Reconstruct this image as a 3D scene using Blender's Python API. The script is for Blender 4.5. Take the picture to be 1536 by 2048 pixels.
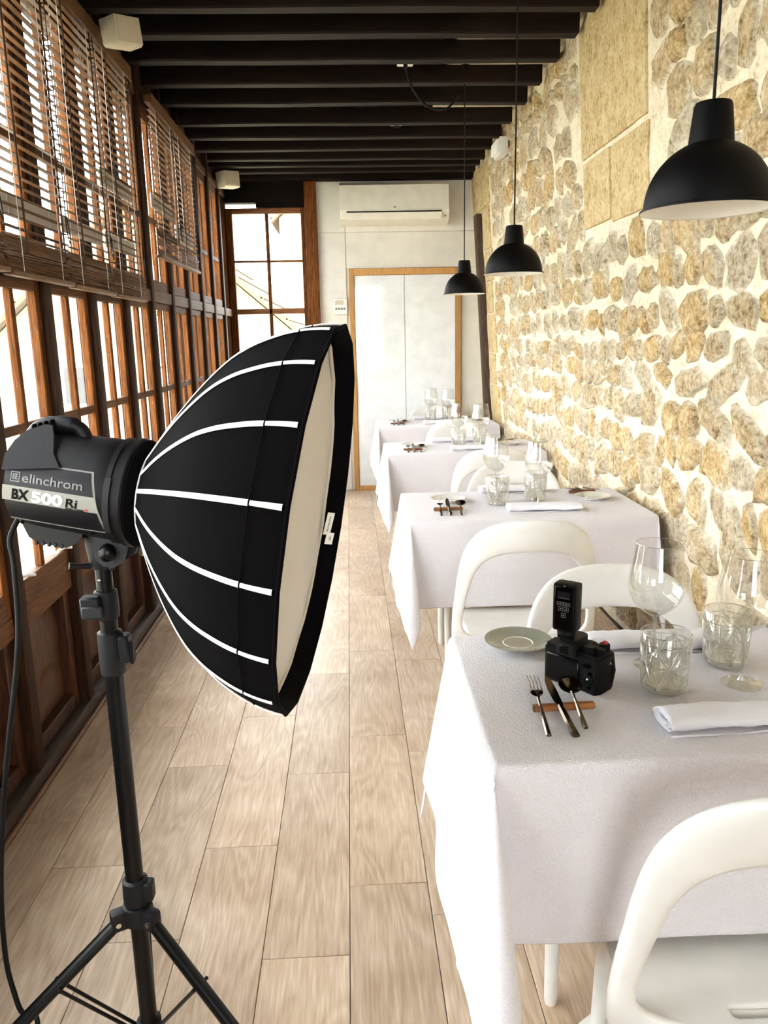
import bpy, bmesh, math, random
from mathutils import Vector, Matrix, noise
import numpy as np

# ---------------------------------------------------------------- scene basics
for o in list(bpy.data.objects): bpy.data.objects.remove(o)
SC = bpy.context.scene
COL = SC.collection
PI = math.pi
R = math.radians

# camera ---------------------------------------------------------------------
F_PX, PITCH, YAW, ROLL = 1570.4, .218483, .0399247, -.0205727
fw = Vector((math.sin(YAW)*math.cos(PITCH), math.cos(YAW)*math.cos(PITCH), -math.sin(PITCH)))
rt = Vector((math.cos(YAW), -math.sin(YAW), 0)); up = rt.cross(fw)
r2 = rt*math.cos(ROLL) + up*math.sin(ROLL); u2 = -rt*math.sin(ROLL) + up*math.cos(ROLL)
cam = bpy.data.cameras.new('camera'); cam_o = bpy.data.objects.new('camera', cam); COL.objects.link(cam_o)
cam.sensor_fit = 'HORIZONTAL'; cam.sensor_width = 36; cam.lens = F_PX/1536*36
cam.clip_start = .05; cam.clip_end = 300
M = Matrix((r2, u2, -fw)).transposed().to_4x4(); M.translation = (0, 0, 1.5)
cam_o.matrix_world = M
SC.camera = cam_o

# world ----------------------------------------------------------------------
W = bpy.data.worlds.new('overcast_sky'); SC.world = W; W.use_nodes = True
bg = W.node_tree.nodes['Background']; bg.inputs[0].default_value = (.985, .985, 1, 1); bg.inputs[1].default_value = 17.0
SC.view_settings.view_transform = 'Standard'; SC.view_settings.look = 'None'
SC.view_settings.exposure = 0.0; SC.view_settings.gamma = 1; SC.view_settings.use_curve_mapping = False
SC.cycles.max_bounces = 10; SC.cycles.diffuse_bounces = 6; SC.cycles.glossy_bounces = 4
SC.cycles.transmission_bounces = 8; SC.cycles.transparent_max_bounces = 24
SC.cycles.caustics_reflective = False; SC.cycles.caustics_refractive = False
SC.cycles.sample_clamp_indirect = 12

# ---------------------------------------------------------------- materials
MATS = {}
def newmat(name):
    m = bpy.data.materials.new(name); m.use_nodes = True; MATS[name] = m
    nt = m.node_tree; b = nt.nodes['Principled BSDF']
    return m, nt, b
def N(nt, t, **kw):
    n = nt.nodes.new(t)
    for k, v in kw.items():
        if k in n.inputs.keys() if hasattr(n.inputs, 'keys') else False: n.inputs[k].default_value = v
        else: setattr(n, k, v)
    return n
def plain(name, col, rough=.5, metal=0, coat=0, spec=.5, bump=0, bscale=200, sheen=0, var=0):
    m, nt, b = newmat(name)
    b.inputs['Base Color'].default_value = (*col, 1); b.inputs['Roughness'].default_value = rough
    b.inputs['Metallic'].default_value = metal; b.inputs['Coat Weight'].default_value = coat
    b.inputs['Specular IOR Level'].default_value = spec; b.inputs['Sheen Weight'].default_value = sheen
    tc = N(nt, 'ShaderNodeTexCoord')
    nz = N(nt, 'ShaderNodeTexNoise'); nz.inputs['Scale'].default_value = bscale; nz.inputs['Detail'].default_value = 3
    nt.links.new(tc.outputs['Object'], nz.inputs['Vector'])
    if bump:
        bp = N(nt, 'ShaderNodeBump'); bp.inputs['Strength'].default_value = bump; bp.inputs['Distance'].default_value = .002
        nt.links.new(nz.outputs['Fac'], bp.inputs['Height']); nt.links.new(bp.outputs[0], b.inputs['Normal'])
    # faint tonal mottling so nothing is perfectly flat
    v = var if var else .06
    n2 = N(nt, 'ShaderNodeTexNoise'); n2.inputs['Scale'].default_value = 9; n2.inputs['Detail'].default_value = 4
    nt.links.new(tc.outputs['Object'], n2.inputs['Vector'])
    r = N(nt, 'ShaderNodeValToRGB')
    r.color_ramp.elements[0].position = .3; r.color_ramp.elements[1].position = .7
    r.color_ramp.elements[0].color = (*[c*(1-v) for c in col], 1); r.color_ramp.elements[1].color = (*[min(1, c*(1+v)) for c in col], 1)
    nt.links.new(n2.outputs['Fac'], r.inputs['Fac']); nt.links.new(r.outputs[0], b.inputs['Base Color'])
    return m
def wood(name, c0, c1, axis, scale=6, stretch=14, rough=.5, bump=.25, coat=0, spec=.4, mid=None, distort=1.5, knots=False):
    """grain runs along `axis` of the object's own coordinates; every object gets its own piece of timber"""
    m, nt, b = newmat(name)
    tc = N(nt, 'ShaderNodeTexCoord'); oi = N(nt, 'ShaderNodeObjectInfo')
    mul = N(nt, 'ShaderNodeVectorMath', operation='SCALE'); comb = N(nt, 'ShaderNodeCombineXYZ')
    for i in range(3): nt.links.new(oi.outputs['Random'], comb.inputs[i])
    nt.links.new(comb.outputs[0], mul.inputs[0]); mul.inputs['Scale'].default_value = 37
    add = N(nt, 'ShaderNodeVectorMath', operation='ADD')
    nt.links.new(tc.outputs['Object'], add.inputs[0]); nt.links.new(mul.outputs[0], add.inputs[1])
    mp = N(nt, 'ShaderNodeMapping'); s = [stretch]*3; s['XYZ'.index(axis)] = 1.0
    mp.inputs['Scale'].default_value = s; nt.links.new(add.outputs[0], mp.inputs['Vector'])
    nz = N(nt, 'ShaderNodeTexNoise'); nz.inputs['Scale'].default_value = scale; nz.inputs['Detail'].default_value = 7
    nz.inputs['Roughness'].default_value = .62; nz.inputs['Distortion'].default_value = distort
    nt.links.new(mp.outputs[0], nz.inputs['Vector'])
    rp = N(nt, 'ShaderNodeValToRGB'); e = rp.color_ramp.elements
    e[0].position = .32; e[0].color = (*c0, 1); e[1].position = .72; e[1].color = (*c1, 1)
    if mid: x = e.new(.5); x.color = (*mid, 1)
    nt.links.new(nz.outputs['Fac'], rp.inputs['Fac'])
    hs = N(nt, 'ShaderNodeHueSaturation'); mr = N(nt, 'ShaderNodeMapRange')
    mr.inputs['To Min'].default_value = .8; mr.inputs['To Max'].default_value = 1.16
    nt.links.new(oi.outputs['Random'], mr.inputs['Value']); nt.links.new(mr.outputs[0], hs.inputs['Value'])
    nt.links.new(rp.outputs[0], hs.inputs['Color']); nt.links.new(hs.outputs[0], b.inputs['Base Color'])
    bp = N(nt, 'ShaderNodeBump'); bp.inputs['Strength'].default_value = bump; bp.inputs['Distance'].default_value = .004
    nt.links.new(nz.outputs['Fac'], bp.inputs['Height']); nt.links.new(bp.outputs[0], b.inputs['Normal'])
    b.inputs['Roughness'].default_value = rough; b.inputs['Coat Weight'].default_value = coat
    b.inputs['Specular IOR Level'].default_value = spec
    return m

wood('old_post_wood', (.055, .017, .005), (.24, .092, .026), 'Z', 5, 16, .8, .25, mid=(.13, .045, .013), spec=.1)
wood('dark_post_wood', (.010, .004, .002), (.050, .020, .008), 'Z', 5, 16, .65, .35, mid=(.024, .0095, .004), spec=.15)
wood('old_rail_wood', (.045, .016, .006), (.19, .080, .028), 'Y', 5, 16, .6, .35, mid=(.10, .039, .014), spec=.2)
wood('end_wood', (.12, .042, .012), (.40, .17, .05), 'X', 5, 14, .5, .35, mid=(.25, .09, .025))
wood('dado_wood', (.018, .006, .0025), (.105, .034, .011), 'Z', 4, 7, .45, .4, coat=.08, mid=(.055, .018, .006), distort=2.5)
wood('beam_wood', (.003, .0012, .0007), (.014, .0055, .003), 'X', 5, 14, .6, .4, spec=.16)
wood('ceiling_wood', (.003, .002, .0015), (.009, .005, .0035), 'Y', 5, 14, .7, .3, spec=.12)
wood('plinth_wood', (.012, .007, .004), (.05, .03, .02), 'Y', 5, 14, .5, .3)
wood('skirting_wood', (.10, .05, .022), (.26, .14, .07), 'Y', 5, 14, .5, .2)
wood('slat_wood', (.07, .032, .014), (.25, .13, .06), 'Y', 9, 18, .5, .2, mid=(.15, .073, .033), spec=.3)
wood('door_frame_wood', (.42, .20, .055), (.62, .34, .11), 'Z', 5, 14, .4, .12)
wood('rest_wood', (.14, .045, .012), (.40, .16, .05), 'X', 8, 10, .4, .15)
wood('dark_jamb_wood', (.03, .016, .009), (.13, .075, .04), 'Z', 5, 10, .7, .5)

wood('corner_wood', (.010, .004, .002), (.050, .020, .008), 'Z', 5, 16, 1.0, .3, spec=0)
def floor_mat():
    m, nt, b = newmat('oak_plank')
    tc = N(nt, 'ShaderNodeTexCoord'); oi = N(nt, 'ShaderNodeObjectInfo')
    comb = N(nt, 'ShaderNodeCombineXYZ')
    for i in range(3): nt.links.new(oi.outputs['Random'], comb.inputs[i])
    mul = N(nt, 'ShaderNodeVectorMath', operation='SCALE'); mul.inputs['Scale'].default_value = 53
    nt.links.new(comb.outputs[0], mul.inputs[0])
    add = N(nt, 'ShaderNodeVectorMath', operation='ADD'); nt.links.new(tc.outputs['Object'], add.inputs[0]); nt.links.new(mul.outputs[0], add.inputs[1])
    # cathedral grain: contour lines of a slow, stretched noise
    mp = N(nt, 'ShaderNodeMapping'); mp.inputs['Scale'].default_value = (6.0, 1.1, 3)
    nt.links.new(add.outputs[0], mp.inputs['Vector'])
    n1 = N(nt, 'ShaderNodeTexNoise'); n1.inputs['Scale'].default_value = 1.0; n1.inputs['Detail'].default_value = 2.5; n1.inputs['Distortion'].default_value = .5
    nt.links.new(mp.outputs[0], n1.inputs['Vector'])
    m1 = N(nt, 'ShaderNodeMath', operation='MULTIPLY'); m1.inputs[1].default_value = 14; nt.links.new(n1.outputs['Fac'], m1.inputs[0])
    m2 = N(nt, 'ShaderNodeMath', operation='PINGPONG'); m2.inputs[1].default_value = .5; nt.links.new(m1.outputs[0], m2.inputs[0])
    # fine straight fibres
    mp2 = N(nt, 'ShaderNodeMapping'); mp2.inputs['Scale'].default_value = (170, 9, 20); nt.links.new(add.outputs[0], mp2.inputs['Vector'])
    n2 = N(nt, 'ShaderNodeTexNoise'); n2.inputs['Scale'].default_value = 1; n2.inputs['Detail'].default_value = 5; nt.links.new(mp2.outputs[0], n2.inputs['Vector'])
    n3 = N(nt, 'ShaderNodeTexNoise'); n3.inputs['Scale'].default_value = 4; n3.inputs['Detail'].default_value = 3; nt.links.new(add.outputs[0], n3.inputs['Vector'])
    a1 = N(nt, 'ShaderNodeMath', operation='MULTIPLY_ADD'); a1.inputs[1].default_value = .25; nt.links.new(m2.outputs[0], a1.inputs[0])
    a2 = N(nt, 'ShaderNodeMath', operation='MULTIPLY'); a2.inputs[1].default_value = .50; nt.links.new(n2.outputs['Fac'], a2.inputs[0]); nt.links.new(a2.outputs[0], a1.inputs[2])
    a3 = N(nt, 'ShaderNodeMath', operation='MULTIPLY_ADD'); a3.inputs[1].default_value = .5; nt.links.new(n3.outputs['Fac'], a3.inputs[0]); nt.links.new(a1.outputs[0], a3.inputs[2])
    rp = N(nt, 'ShaderNodeValToRGB'); e = rp.color_ramp.elements
    e[0].position = .30; e[0].color = (.32, .208, .126, 1); e[1].position = .80; e[1].color = (.70, .57, .445, 1)
    x = e.new(.6); x.color = (.515, .39, .28, 1)
    nt.links.new(a3.outputs[0], rp.inputs['Fac'])
    hs = N(nt, 'ShaderNodeHueSaturation'); mr = N(nt, 'ShaderNodeMapRange'); mr.inputs['To Min'].default_value = .86; mr.inputs['To Max'].default_value = 1.12
    nt.links.new(oi.outputs['Random'], mr.inputs['Value']); nt.links.new(mr.outputs[0], hs.inputs['Value'])
    nt.links.new(rp.outputs[0], hs.inputs['Color']); nt.links.new(hs.outputs[0], b.inputs['Base Color'])
    bp = N(nt, 'ShaderNodeBump'); bp.inputs['Strength'].default_value = .18; bp.inputs['Distance'].default_value = .002
    nt.links.new(a1.outputs[0], bp.inputs['Height']); nt.links.new(bp.outputs[0], b.inputs['Normal'])
    b.inputs['Roughness'].default_value = .38; b.inputs['Specular IOR Level'].default_value = .5
floor_mat()

def stone_mat(name, cols, bump=.6, scale=3.0, mortar=None, greys=None):
    """rough masonry; with `mortar` the lime pointing is smeared over the ragged outer edge of each stone"""
    m, nt, b = newmat(name); L = nt.links.new
    oi = N(nt, 'ShaderNodeObjectInfo'); geo = N(nt, 'ShaderNodeNewGeometry')
    def noi(sc, det, rgh=.7):
        n = N(nt, 'ShaderNodeTexNoise'); n.inputs['Scale'].default_value = sc; n.inputs['Detail'].default_value = det; n.inputs['Roughness'].default_value = rgh
        L(geo.outputs['Position'], n.inputs['Vector']); return n.outputs['Fac']
    def mad(x, k, y=0.0):
        n = N(nt, 'ShaderNodeMath', operation='MULTIPLY_ADD'); L(x, n.inputs[0]); n.inputs[1].default_value = k
        if isinstance(y, float): n.inputs[2].default_value = y
        else: L(y, n.inputs[2])
        return n.outputs[0]
    def ramp(fac, cs, lo=.32, hi=.74):
        rp = N(nt, 'ShaderNodeValToRGB'); e = rp.color_ramp.elements; e[0].position = lo; e[1].position = hi
        e[0].color = (*cs[0], 1); e[1].color = (*cs[-1], 1)
        for i, c in enumerate(cs[1:-1]): x = e.new(lo+(hi-lo)*(i+1)/(len(cs)-1)); x.color = (*c, 1)
        L(fac, rp.inputs['Fac']); return rp.outputs[0]
    big, mid, fine = noi(scale, 6), noi(15, 6), noi(55, 8, .72)
    fac = mad(fine, .50, mad(mid, .38, mad(big, .14)))
    col = ramp(fac, cols, .39, .62)
    rnd = N(nt, 'ShaderNodeAttribute'); rnd.attribute_name = 'rnd'
    rsum = N(nt, 'ShaderNodeMath', operation='ADD'); L(oi.outputs['Random'], rsum.inputs[0]); L(rnd.outputs['Fac'], rsum.inputs[1])
    fr = N(nt, 'ShaderNodeMath', operation='FRACT'); L(rsum.outputs[0], fr.inputs[0])
    def mix(f, a_, b_):
        n = N(nt, 'ShaderNodeMix', data_type='RGBA'); L(f, n.inputs[0]); L(a_, n.inputs[6]); L(b_, n.inputs[7]); return n.outputs[2]
    if greys: col = mix(fr.outputs[0], col, ramp(fac, greys, .39, .62))
    hgt = mad(fine, .6, mad(mid, 1.3))
    if mortar:
        at = N(nt, 'ShaderNodeAttribute'); at.attribute_name = 'rim'
        e = mad(noi(8, 6), 1.9, mad(fine, 1.1, mad(at.outputs['Fac'], 1.0)))
        e2 = mad(fr.outputs[0], .35, e)
        mr = N(nt, 'ShaderNodeMapRange'); mr.inputs['From Min'].default_value = 2.18; mr.inputs['From Max'].default_value = 2.75; L(e2, mr.inputs['Value'])
        col = mix(mr.outputs[0], col, ramp(fac, mortar, .37, .60))
        hgt = mad(mr.outputs[0], .25, hgt)
    L(col, b.inputs['Base Color'])
    bp = N(nt, 'ShaderNodeBump'); bp.inputs['Strength'].default_value = bump; bp.inputs['Distance'].default_value = .02
    L(hgt, bp.inputs['Height']); L(bp.outputs[0], b.inputs['Normal'])
    b.inputs['Roughness'].default_value = .9; b.inputs['Specular IOR Level'].default_value = .2
LIME = [(.46, .34, .185), (.75, .635, .455), (.82, .725, .555), (.875, .81, .68)]
stone_mat('rubble_stone', [(.14, .075, .024), (.44, .285, .115), (.63, .455, .225), (.79, .655, .43)], .8, 2.0, LIME, [(.14, .10, .055), (.40, .32, .21), (.58, .49, .36), (.77, .69, .56)])  # dark ramp ends speckle the stone, painting in small crevice shadows
stone_mat('lime_mortar', LIME, .6, 1.2)
stone_mat('ashlar_stone', [(.36, .235, .095), (.70, .53, .275), (.84, .69, .43)], .9, 1.5)

def cloth_mat(name, col, bump=.5, scale=900, sheen=.2):
    m, nt, b = newmat(name)
    tc = N(nt, 'ShaderNodeTexCoord')
    n1 = N(nt, 'ShaderNodeTexNoise'); n1.inputs['Scale'].default_value = scale; n1.inputs['Detail'].default_value = 2
    n2 = N(nt, 'ShaderNodeTexNoise'); n2.inputs['Scale'].default_value = 5; n2.inputs['Detail'].default_value = 4
    for n in (n1, n2): nt.links.new(tc.outputs['Object'], n.inputs['Vector'])
    rp = N(nt, 'ShaderNodeValToRGB'); e = rp.color_ramp.elements
    e[0].position = .3; e[0].color = (*[c*.90 for c in col], 1); e[1].position = .7; e[1].color = (*[min(1, c*1.05) for c in col], 1)
    a = N(nt, 'ShaderNodeMath', operation='MULTIPLY_ADD'); a.inputs[1].default_value = .6
    h = N(nt, 'ShaderNodeMath', operation='MULTIPLY'); h.inputs[1].default_value = .4
    nt.links.new(n1.outputs['Fac'], a.inputs[0]); nt.links.new(n2.outputs['Fac'], h.inputs[0]); nt.links.new(h.outputs[0], a.inputs[2])
    nt.links.new(a.outputs[0], rp.inputs['Fac']); nt.links.new(rp.outputs[0], b.inputs['Base Color'])
    bp = N(nt, 'ShaderNodeBump'); bp.inputs['Strength'].default_value = bump; bp.inputs['Distance'].default_value = .003
    nt.links.new(n1.outputs['Fac'], bp.inputs['Height']); nt.links.new(bp.outputs[0], b.inputs['Normal'])
    b.inputs['Roughness'].default_value = .95; b.inputs['Sheen Weight'].default_value = sheen; b.inputs['Specular IOR Level'].default_value = .15 if sheen else .06
cloth_mat('table_linen', (.725, .695, .735), .9, 330)
cloth_mat('napkin_linen', (.80, .79, .85), .2, 900)
cloth_mat('black_fabric', (.0022, .0017, .0022), .25, 1200, 0)
cloth_mat('diffuser_fabric', (.62, .57, .50), .2, 900)
cloth_mat('band_fabric', (.55, .53, .51), .2, 700)

plain('chair_plastic', (.775, .77, .75), .34, coat=.15)
plain('white_metal', (.78, .77, .74), .4)
plain('wall_panel_white', (.74, .71, .635), .4)
plain('gloss_door', (.80, .82, .83), .07, coat=.6)
plain('ac_plastic', (.82, .78, .68), .3)
plain('beige_plastic', (.60, .54, .41), .45)
plain('black_paint', (.0025, .002, .0022), .5, spec=.10)
plain('shade_inner', (.85, .82, .78), .5)
plain('cord_black', (.004, .004, .004), .6, spec=.2)
plain('flash_plastic', (.0055, .005, .0065), .42, spec=.25, bump=.15, bscale=500)
plain('flash_plastic_grey', (.018, .0175, .021), .5, spec=.25, bump=.15, bscale=500)
plain('flash_panel', (.007, .006, .009), .35, spec=.3)
plain('panel_edge', (.22, .21, .20), .4)
plain('silver_label', (.27, .262, .24), .4)
plain('print_black', (.003, .003, .003), .6, spec=.08)
plain('print_white', (.88, .87, .85), .5)
plain('print_grey', (.17, .165, .17), .4)
plain('print_red', (.5, .03, .02), .5)
plain('stand_black', (.002, .002, .0025), .32, spec=.25)
plain('stand_matte', (.007, .0068, .0085), .5, spec=.25)
plain('rubber_black', (.008, .008, .008), .7, spec=.2)
plain('chrome', (.70, .68, .65), .12, metal=1)
plain('steel_cutlery', (.15, .122, .095), .14, metal=1)
plain('piping_white', (.82, .81, .79), .6)
plain('camera_black', (.0016, .0014, .0014), .45, spec=.14, bump=.3, bscale=900)
plain('camera_gloss', (.002, .002, .002), .2, spec=.2)
plain('plate_glaze', (.25, .25, .205), .22, coat=.4)
plain('plate_well', (.30, .265, .205), .4)
plain('plate_white', (.74, .73, .70), .25, coat=.4)
plain('table_white', (.76, .75, .72), .4)
plain('house_wall', (.30, .24, .165), .9, var=.15)
plain('house_roof', (.13, .095, .062), .9, var=.2)
plain('house_glass', (.05, .05, .05), .4)
plain('ground_field', (.42, .40, .30), 1, var=.3)
plain('ladder_tape', (.05, .028, .016), .8)

def glass_pane():
    m = bpy.data.materials.new('window_glass'); m.use_nodes = True; MATS['window_glass'] = m
    nt = m.node_tree; nt.nodes.clear()
    o = N(nt, 'ShaderNodeOutputMaterial'); mx = N(nt, 'ShaderNodeMixShader'); t = N(nt, 'ShaderNodeBsdfTransparent'); g = N(nt, 'ShaderNodeBsdfGlossy')
    g.inputs['Roughness'].default_value = .02; t.inputs[0].default_value = (.95, .97, .96, 1)
    lw = N(nt, 'ShaderNodeLayerWeight'); lw.inputs['Blend'].default_value = .5
    pw = N(nt, 'ShaderNodeMath', operation='POWER'); pw.inputs[1].default_value = 5; nt.links.new(lw.outputs['Facing'], pw.inputs[0])
    fr = N(nt, 'ShaderNodeMath', operation='MULTIPLY_ADD'); fr.inputs[1].default_value = .8; fr.inputs[2].default_value = .03; nt.links.new(pw.outputs[0], fr.inputs[0])
    nz = N(nt, 'ShaderNodeTexNoise'); nz.inputs['Scale'].default_value = 6
    bp = N(nt, 'ShaderNodeBump'); bp.inputs['Strength'].default_value = .02; nt.links.new(nz.outputs['Fac'], bp.inputs['Height']); nt.links.new(bp.outputs[0], g.inputs['Normal'])
    nt.links.new(fr.outputs[0], mx.inputs[0]); nt.links.new(t.outputs[0], mx.inputs[1]); nt.links.new(g.outputs[0], mx.inputs[2]); nt.links.new(mx.outputs[0], o.inputs[0])
glass_pane()
def thin_glass(name, tint, lo, hi, rough=.01):
    """thin blown glass: mostly see-through, brighter reflections towards the rim of the form"""
    m = bpy.data.materials.new(name); m.use_nodes = True; MATS[name] = m
    nt = m.node_tree; nt.nodes.clear()
    o = N(nt, 'ShaderNodeOutputMaterial'); mx = N(nt, 'ShaderNodeMixShader'); t = N(nt, 'ShaderNodeBsdfTransparent'); g = N(nt, 'ShaderNodeBsdfGlossy')
    t.inputs[0].default_value = (*tint, 1); g.inputs['Roughness'].default_value = rough; g.inputs[0].default_value = (.9, .89, .86, 1)
    lw = N(nt, 'ShaderNodeLayerWeight'); lw.inputs['Blend'].default_value = .28
    nz = N(nt, 'ShaderNodeTexNoise'); nz.inputs['Scale'].default_value = 40
    mr = N(nt, 'ShaderNodeMapRange'); mr.inputs['To Min'].default_value = lo; mr.inputs['To Max'].default_value = hi
    nt.links.new(lw.outputs['Facing'], mr.inputs['Value']); nt.links.new(mr.outputs[0], mx.inputs[0])
    nt.links.new(t.outputs[0], mx.inputs[1]); nt.links.new(g.outputs[0], mx.inputs[2]); nt.links.new(mx.outputs[0], o.inputs[0])
thin_glass('wine_glass_mat', (.95, .95, .935), .07, .62)
thin_glass('tumbler_glass', (.965, .967, .955), .06, .45)
thin_glass('cut_glass', (.88, .88, .85), .30, .65, .25)

def ridge_mat():
    m = bpy.data.materials.new('cut_ridge'); m.use_nodes = True; MATS['cut_ridge'] = m
    nt = m.node_tree; nt.nodes.clear()
    o = N(nt, 'ShaderNodeOutputMaterial'); a = N(nt, 'ShaderNodeMixShader'); c = N(nt, 'ShaderNodeMixShader')
    t = N(nt, 'ShaderNodeBsdfTransparent'); d = N(nt, 'ShaderNodeBsdfTranslucent'); g = N(nt, 'ShaderNodeBsdfGlossy'); nz = N(nt, 'ShaderNodeTexNoise'); nz.inputs['Scale'].default_value = 90
    t.inputs[0].default_value = (.93, .93, .9, 1); d.inputs[0].default_value = (.92, .90, .84, 1); g.inputs['Roughness'].default_value = .2
    mr = N(nt, 'ShaderNodeMapRange'); mr.inputs['To Min'].default_value = .45; mr.inputs['To Max'].default_value = .85; nt.links.new(nz.outputs['Fac'], mr.inputs['Value'])
    a.inputs[0].default_value = .35; nt.links.new(d.outputs[0], a.inputs[1]); nt.links.new(g.outputs[0], a.inputs[2])
    nt.links.new(mr.outputs[0], c.inputs[0]); nt.links.new(t.outputs[0], c.inputs[1]); nt.links.new(a.outputs[0], c.inputs[2]); nt.links.new(c.outputs[0], o.inputs[0])
ridge_mat()

# ---------------------------------------------------------------- mesh helpers
class MB:
    def __init__(s): s.v = []; s.f = []
    def add(s, v, f):
        o = len(s.v); s.v += [tuple(p) for p in v]; s.f += [tuple(i+o for i in q) for q in f]; return s
    def box(s, x0, x1, y0, y1, z0, z1, b=0):
        if b <= 0:
            v = [(x, y, z) for x in (x0, x1) for y in (y0, y1) for z in (z0, z1)]
            return s.add(v, [(0,1,3,2),(4,6,7,5),(0,4,5,1),(2,3,7,6),(0,2,6,4),(1,5,7,3)])
        bm = bmesh.new(); bmesh.ops.create_cube(bm, size=1)
        for q in bm.verts: q.co = Vector(((x0+x1)/2+q.co.x*(x1-x0), (y0+y1)/2+q.co.y*(y1-y0), (z0+z1)/2+q.co.z*(z1-z0)))
        b = min(b, .45*min(abs(x1-x0), abs(y1-y0), abs(z1-z0)))
        bmesh.ops.bevel(bm, geom=bm.edges[:], offset=b, segments=2 if b > .004 else 1, affect='EDGES', profile=.6)
        bm.verts.index_update(); s.add([q.co[:] for q in bm.verts], [[q.index for q in f.verts] for f in bm.faces]); bm.free(); return s
    def tube(s, pts, r, n=10, cap=True, closed=False):
        P = [Vector(p) for p in pts]; m = len(P); rr = r if isinstance(r, (list, tuple)) else [r]*m
        T = []
        for i in range(m):
            a = P[(i-1) % m] if (closed or i > 0) else P[i]; c = P[(i+1) % m] if (closed or i < m-1) else P[i]
            T.append((c-a).normalized())
        ref = Vector((0, 0, 1)) if abs(T[0].z) < .9 else Vector((1, 0, 0))
        u = T[0].cross(ref).normalized(); V = []
        for i in range(m):
            u = (u - T[i]*u.dot(T[i])).normalized(); w = T[i].cross(u)
            V += [P[i] + (u*math.cos(2*PI*k/n) + w*math.sin(2*PI*k/n))*rr[i] for k in range(n)]
        F = []
        for i in range(m if closed else m-1):
            j = (i+1) % m
            F += [(i*n+k, i*n+(k+1) % n, j*n+(k+1) % n, j*n+k) for k in range(n)]
        if cap and not closed: F += [tuple(range(n))[::-1], tuple((m-1)*n+k for k in range(n))]
        return s.add([p[:] for p in V], F)
    def lathe(s, prof, n=32, axis='Z', c=(0, 0, 0), closed=False):
        V = []; F = []; m = len(prof)
        for (r, h) in prof:
            for k in range(n):
                a = 2*PI*k/n; x, y = r*math.cos(a), r*math.sin(a)
                p = (x, y, h) if axis == 'Z' else ((h, x, y) if axis == 'X' else (y, h, x))
                V.append((p[0]+c[0], p[1]+c[1], p[2]+c[2]))
        for i in range(m if closed else m-1):
            j = (i+1) % m
            F += [(i*n+k, i*n+(k+1) % n, j*n+(k+1) % n, j*n+k) for k in range(n)]
        return s.add(V, F)
    def grid(s, fn, nu, nv):
        V = [fn(i/nu, j/nv) for i in range(nu+1) for j in range(nv+1)]
        F = [(i*(nv+1)+j, (i+1)*(nv+1)+j, (i+1)*(nv+1)+j+1, i*(nv+1)+j+1) for i in range(nu) for j in range(nv)]
        return s.add(V, F)
    def prism(s, pts, z0, z1, ax='Z'):
        n = len(pts); put = {'Z': lambda a, b, h: (a, b, h), 'Y': lambda a, b, h: (a, h, b), 'X': lambda a, b, h: (h, a, b)}[ax]
        V = [put(a, b, z0) for a, b in pts] + [put(a, b, z1) for a, b in pts]
        return s.add(V, [tuple(range(n))[::-1], tuple(range(n, 2*n))] + [(k, (k+1) % n, n+(k+1) % n, n+k) for k in range(n)])
    def xf(s, M): s.v = [(M @ Vector(p))[:] for p in s.v]; return s
    def mesh(s, name, mat, smooth=True, ang=38):
        me = bpy.data.meshes.new(name); me.from_pydata(s.v, [], s.f); me.validate()
        bm = bmesh.new(); bm.from_mesh(me)
        bmesh.ops.remove_doubles(bm, verts=bm.verts, dist=1e-6)
        bmesh.ops.recalc_face_normals(bm, faces=bm.faces); bm.to_mesh(me); bm.free()
        if smooth:
            me.polygons.foreach_set('use_smooth', [True]*len(me.polygons)); me.set_sharp_from_angle(angle=R(ang))
        me.materials.append(MATS[mat]); return me

def link(name, data, parent=None, loc=None, rot=None):
    o = bpy.data.objects.new(name, data); COL.objects.link(o)
    if parent: o.parent = parent
    if loc is not None: o.location = loc
    if rot is not None: o.rotation_euler = rot
    return o
def part(name, mb, mat, parent, label=None, smooth=True, ang=38):
    o = link(name, mb.mesh(name, mat, smooth, ang), parent)
    if label: o['label'] = label
    return o
def tag(o, label, cat, group=None):
    o['label'] = label; o['category'] = cat
    if group: o['group'] = group
    return o
def thing(name, label, cat, loc=(0, 0, 0), rz=0, group=None):
    o = link(name, None, None, loc, (0, 0, rz)); o.empty_display_size = .05
    return tag(o, label, cat, group)
def struct(o, label, cat='structure'):
    o['kind'] = 'structure'; o['label'] = label; o['category'] = cat; return o
def copy_tree(o, parent=None):
    c = o.copy(); COL.objects.link(c)
    if parent is not None: c.parent = parent
    for ch in list(o.children): copy_tree(ch, c)
    return c
def catmull(P, n):
    """n+1 points through the control points P"""
    P = [Vector(p) for p in P]; m = len(P)-1; out = []
    for i in range(n+1):
        t = i/n*m; k = min(int(t), m-1); t -= k
        a = P[max(k-1, 0)]; b = P[k]; c = P[k+1]; d = P[min(k+2, m)]
        out.append(.5*((2*b)+(c-a)*t+(2*a-5*b+4*c-d)*t*t+(3*b-a-3*c+d)*t**3))
    return out
def text_geo(body, size, extrude=.0004, bold=0, shear=0):
    cu = bpy.data.curves.new('lettering', 'FONT'); cu.body = body; cu.size = size; cu.extrude = extrude; cu.offset = bold; cu.shear = shear
    cu.resolution_u = 3
    o = bpy.data.objects.new('lettering', cu); COL.objects.link(o)
    dg = bpy.context.evaluated_depsgraph_get(); me = bpy.data.meshes.new_from_object(o.evaluated_get(dg))
    v = [q.co.copy() for q in me.vertices]; f = [tuple(p.vertices) for p in me.polygons]
    bpy.data.objects.remove(o); bpy.data.curves.remove(cu); bpy.data.meshes.remove(me)
    x0 = min(p.x for p in v); x1 = max(p.x for p in v)
    return [Vector((p.x-x0, p.y, p.z)) for p in v], f, x1-x0

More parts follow.
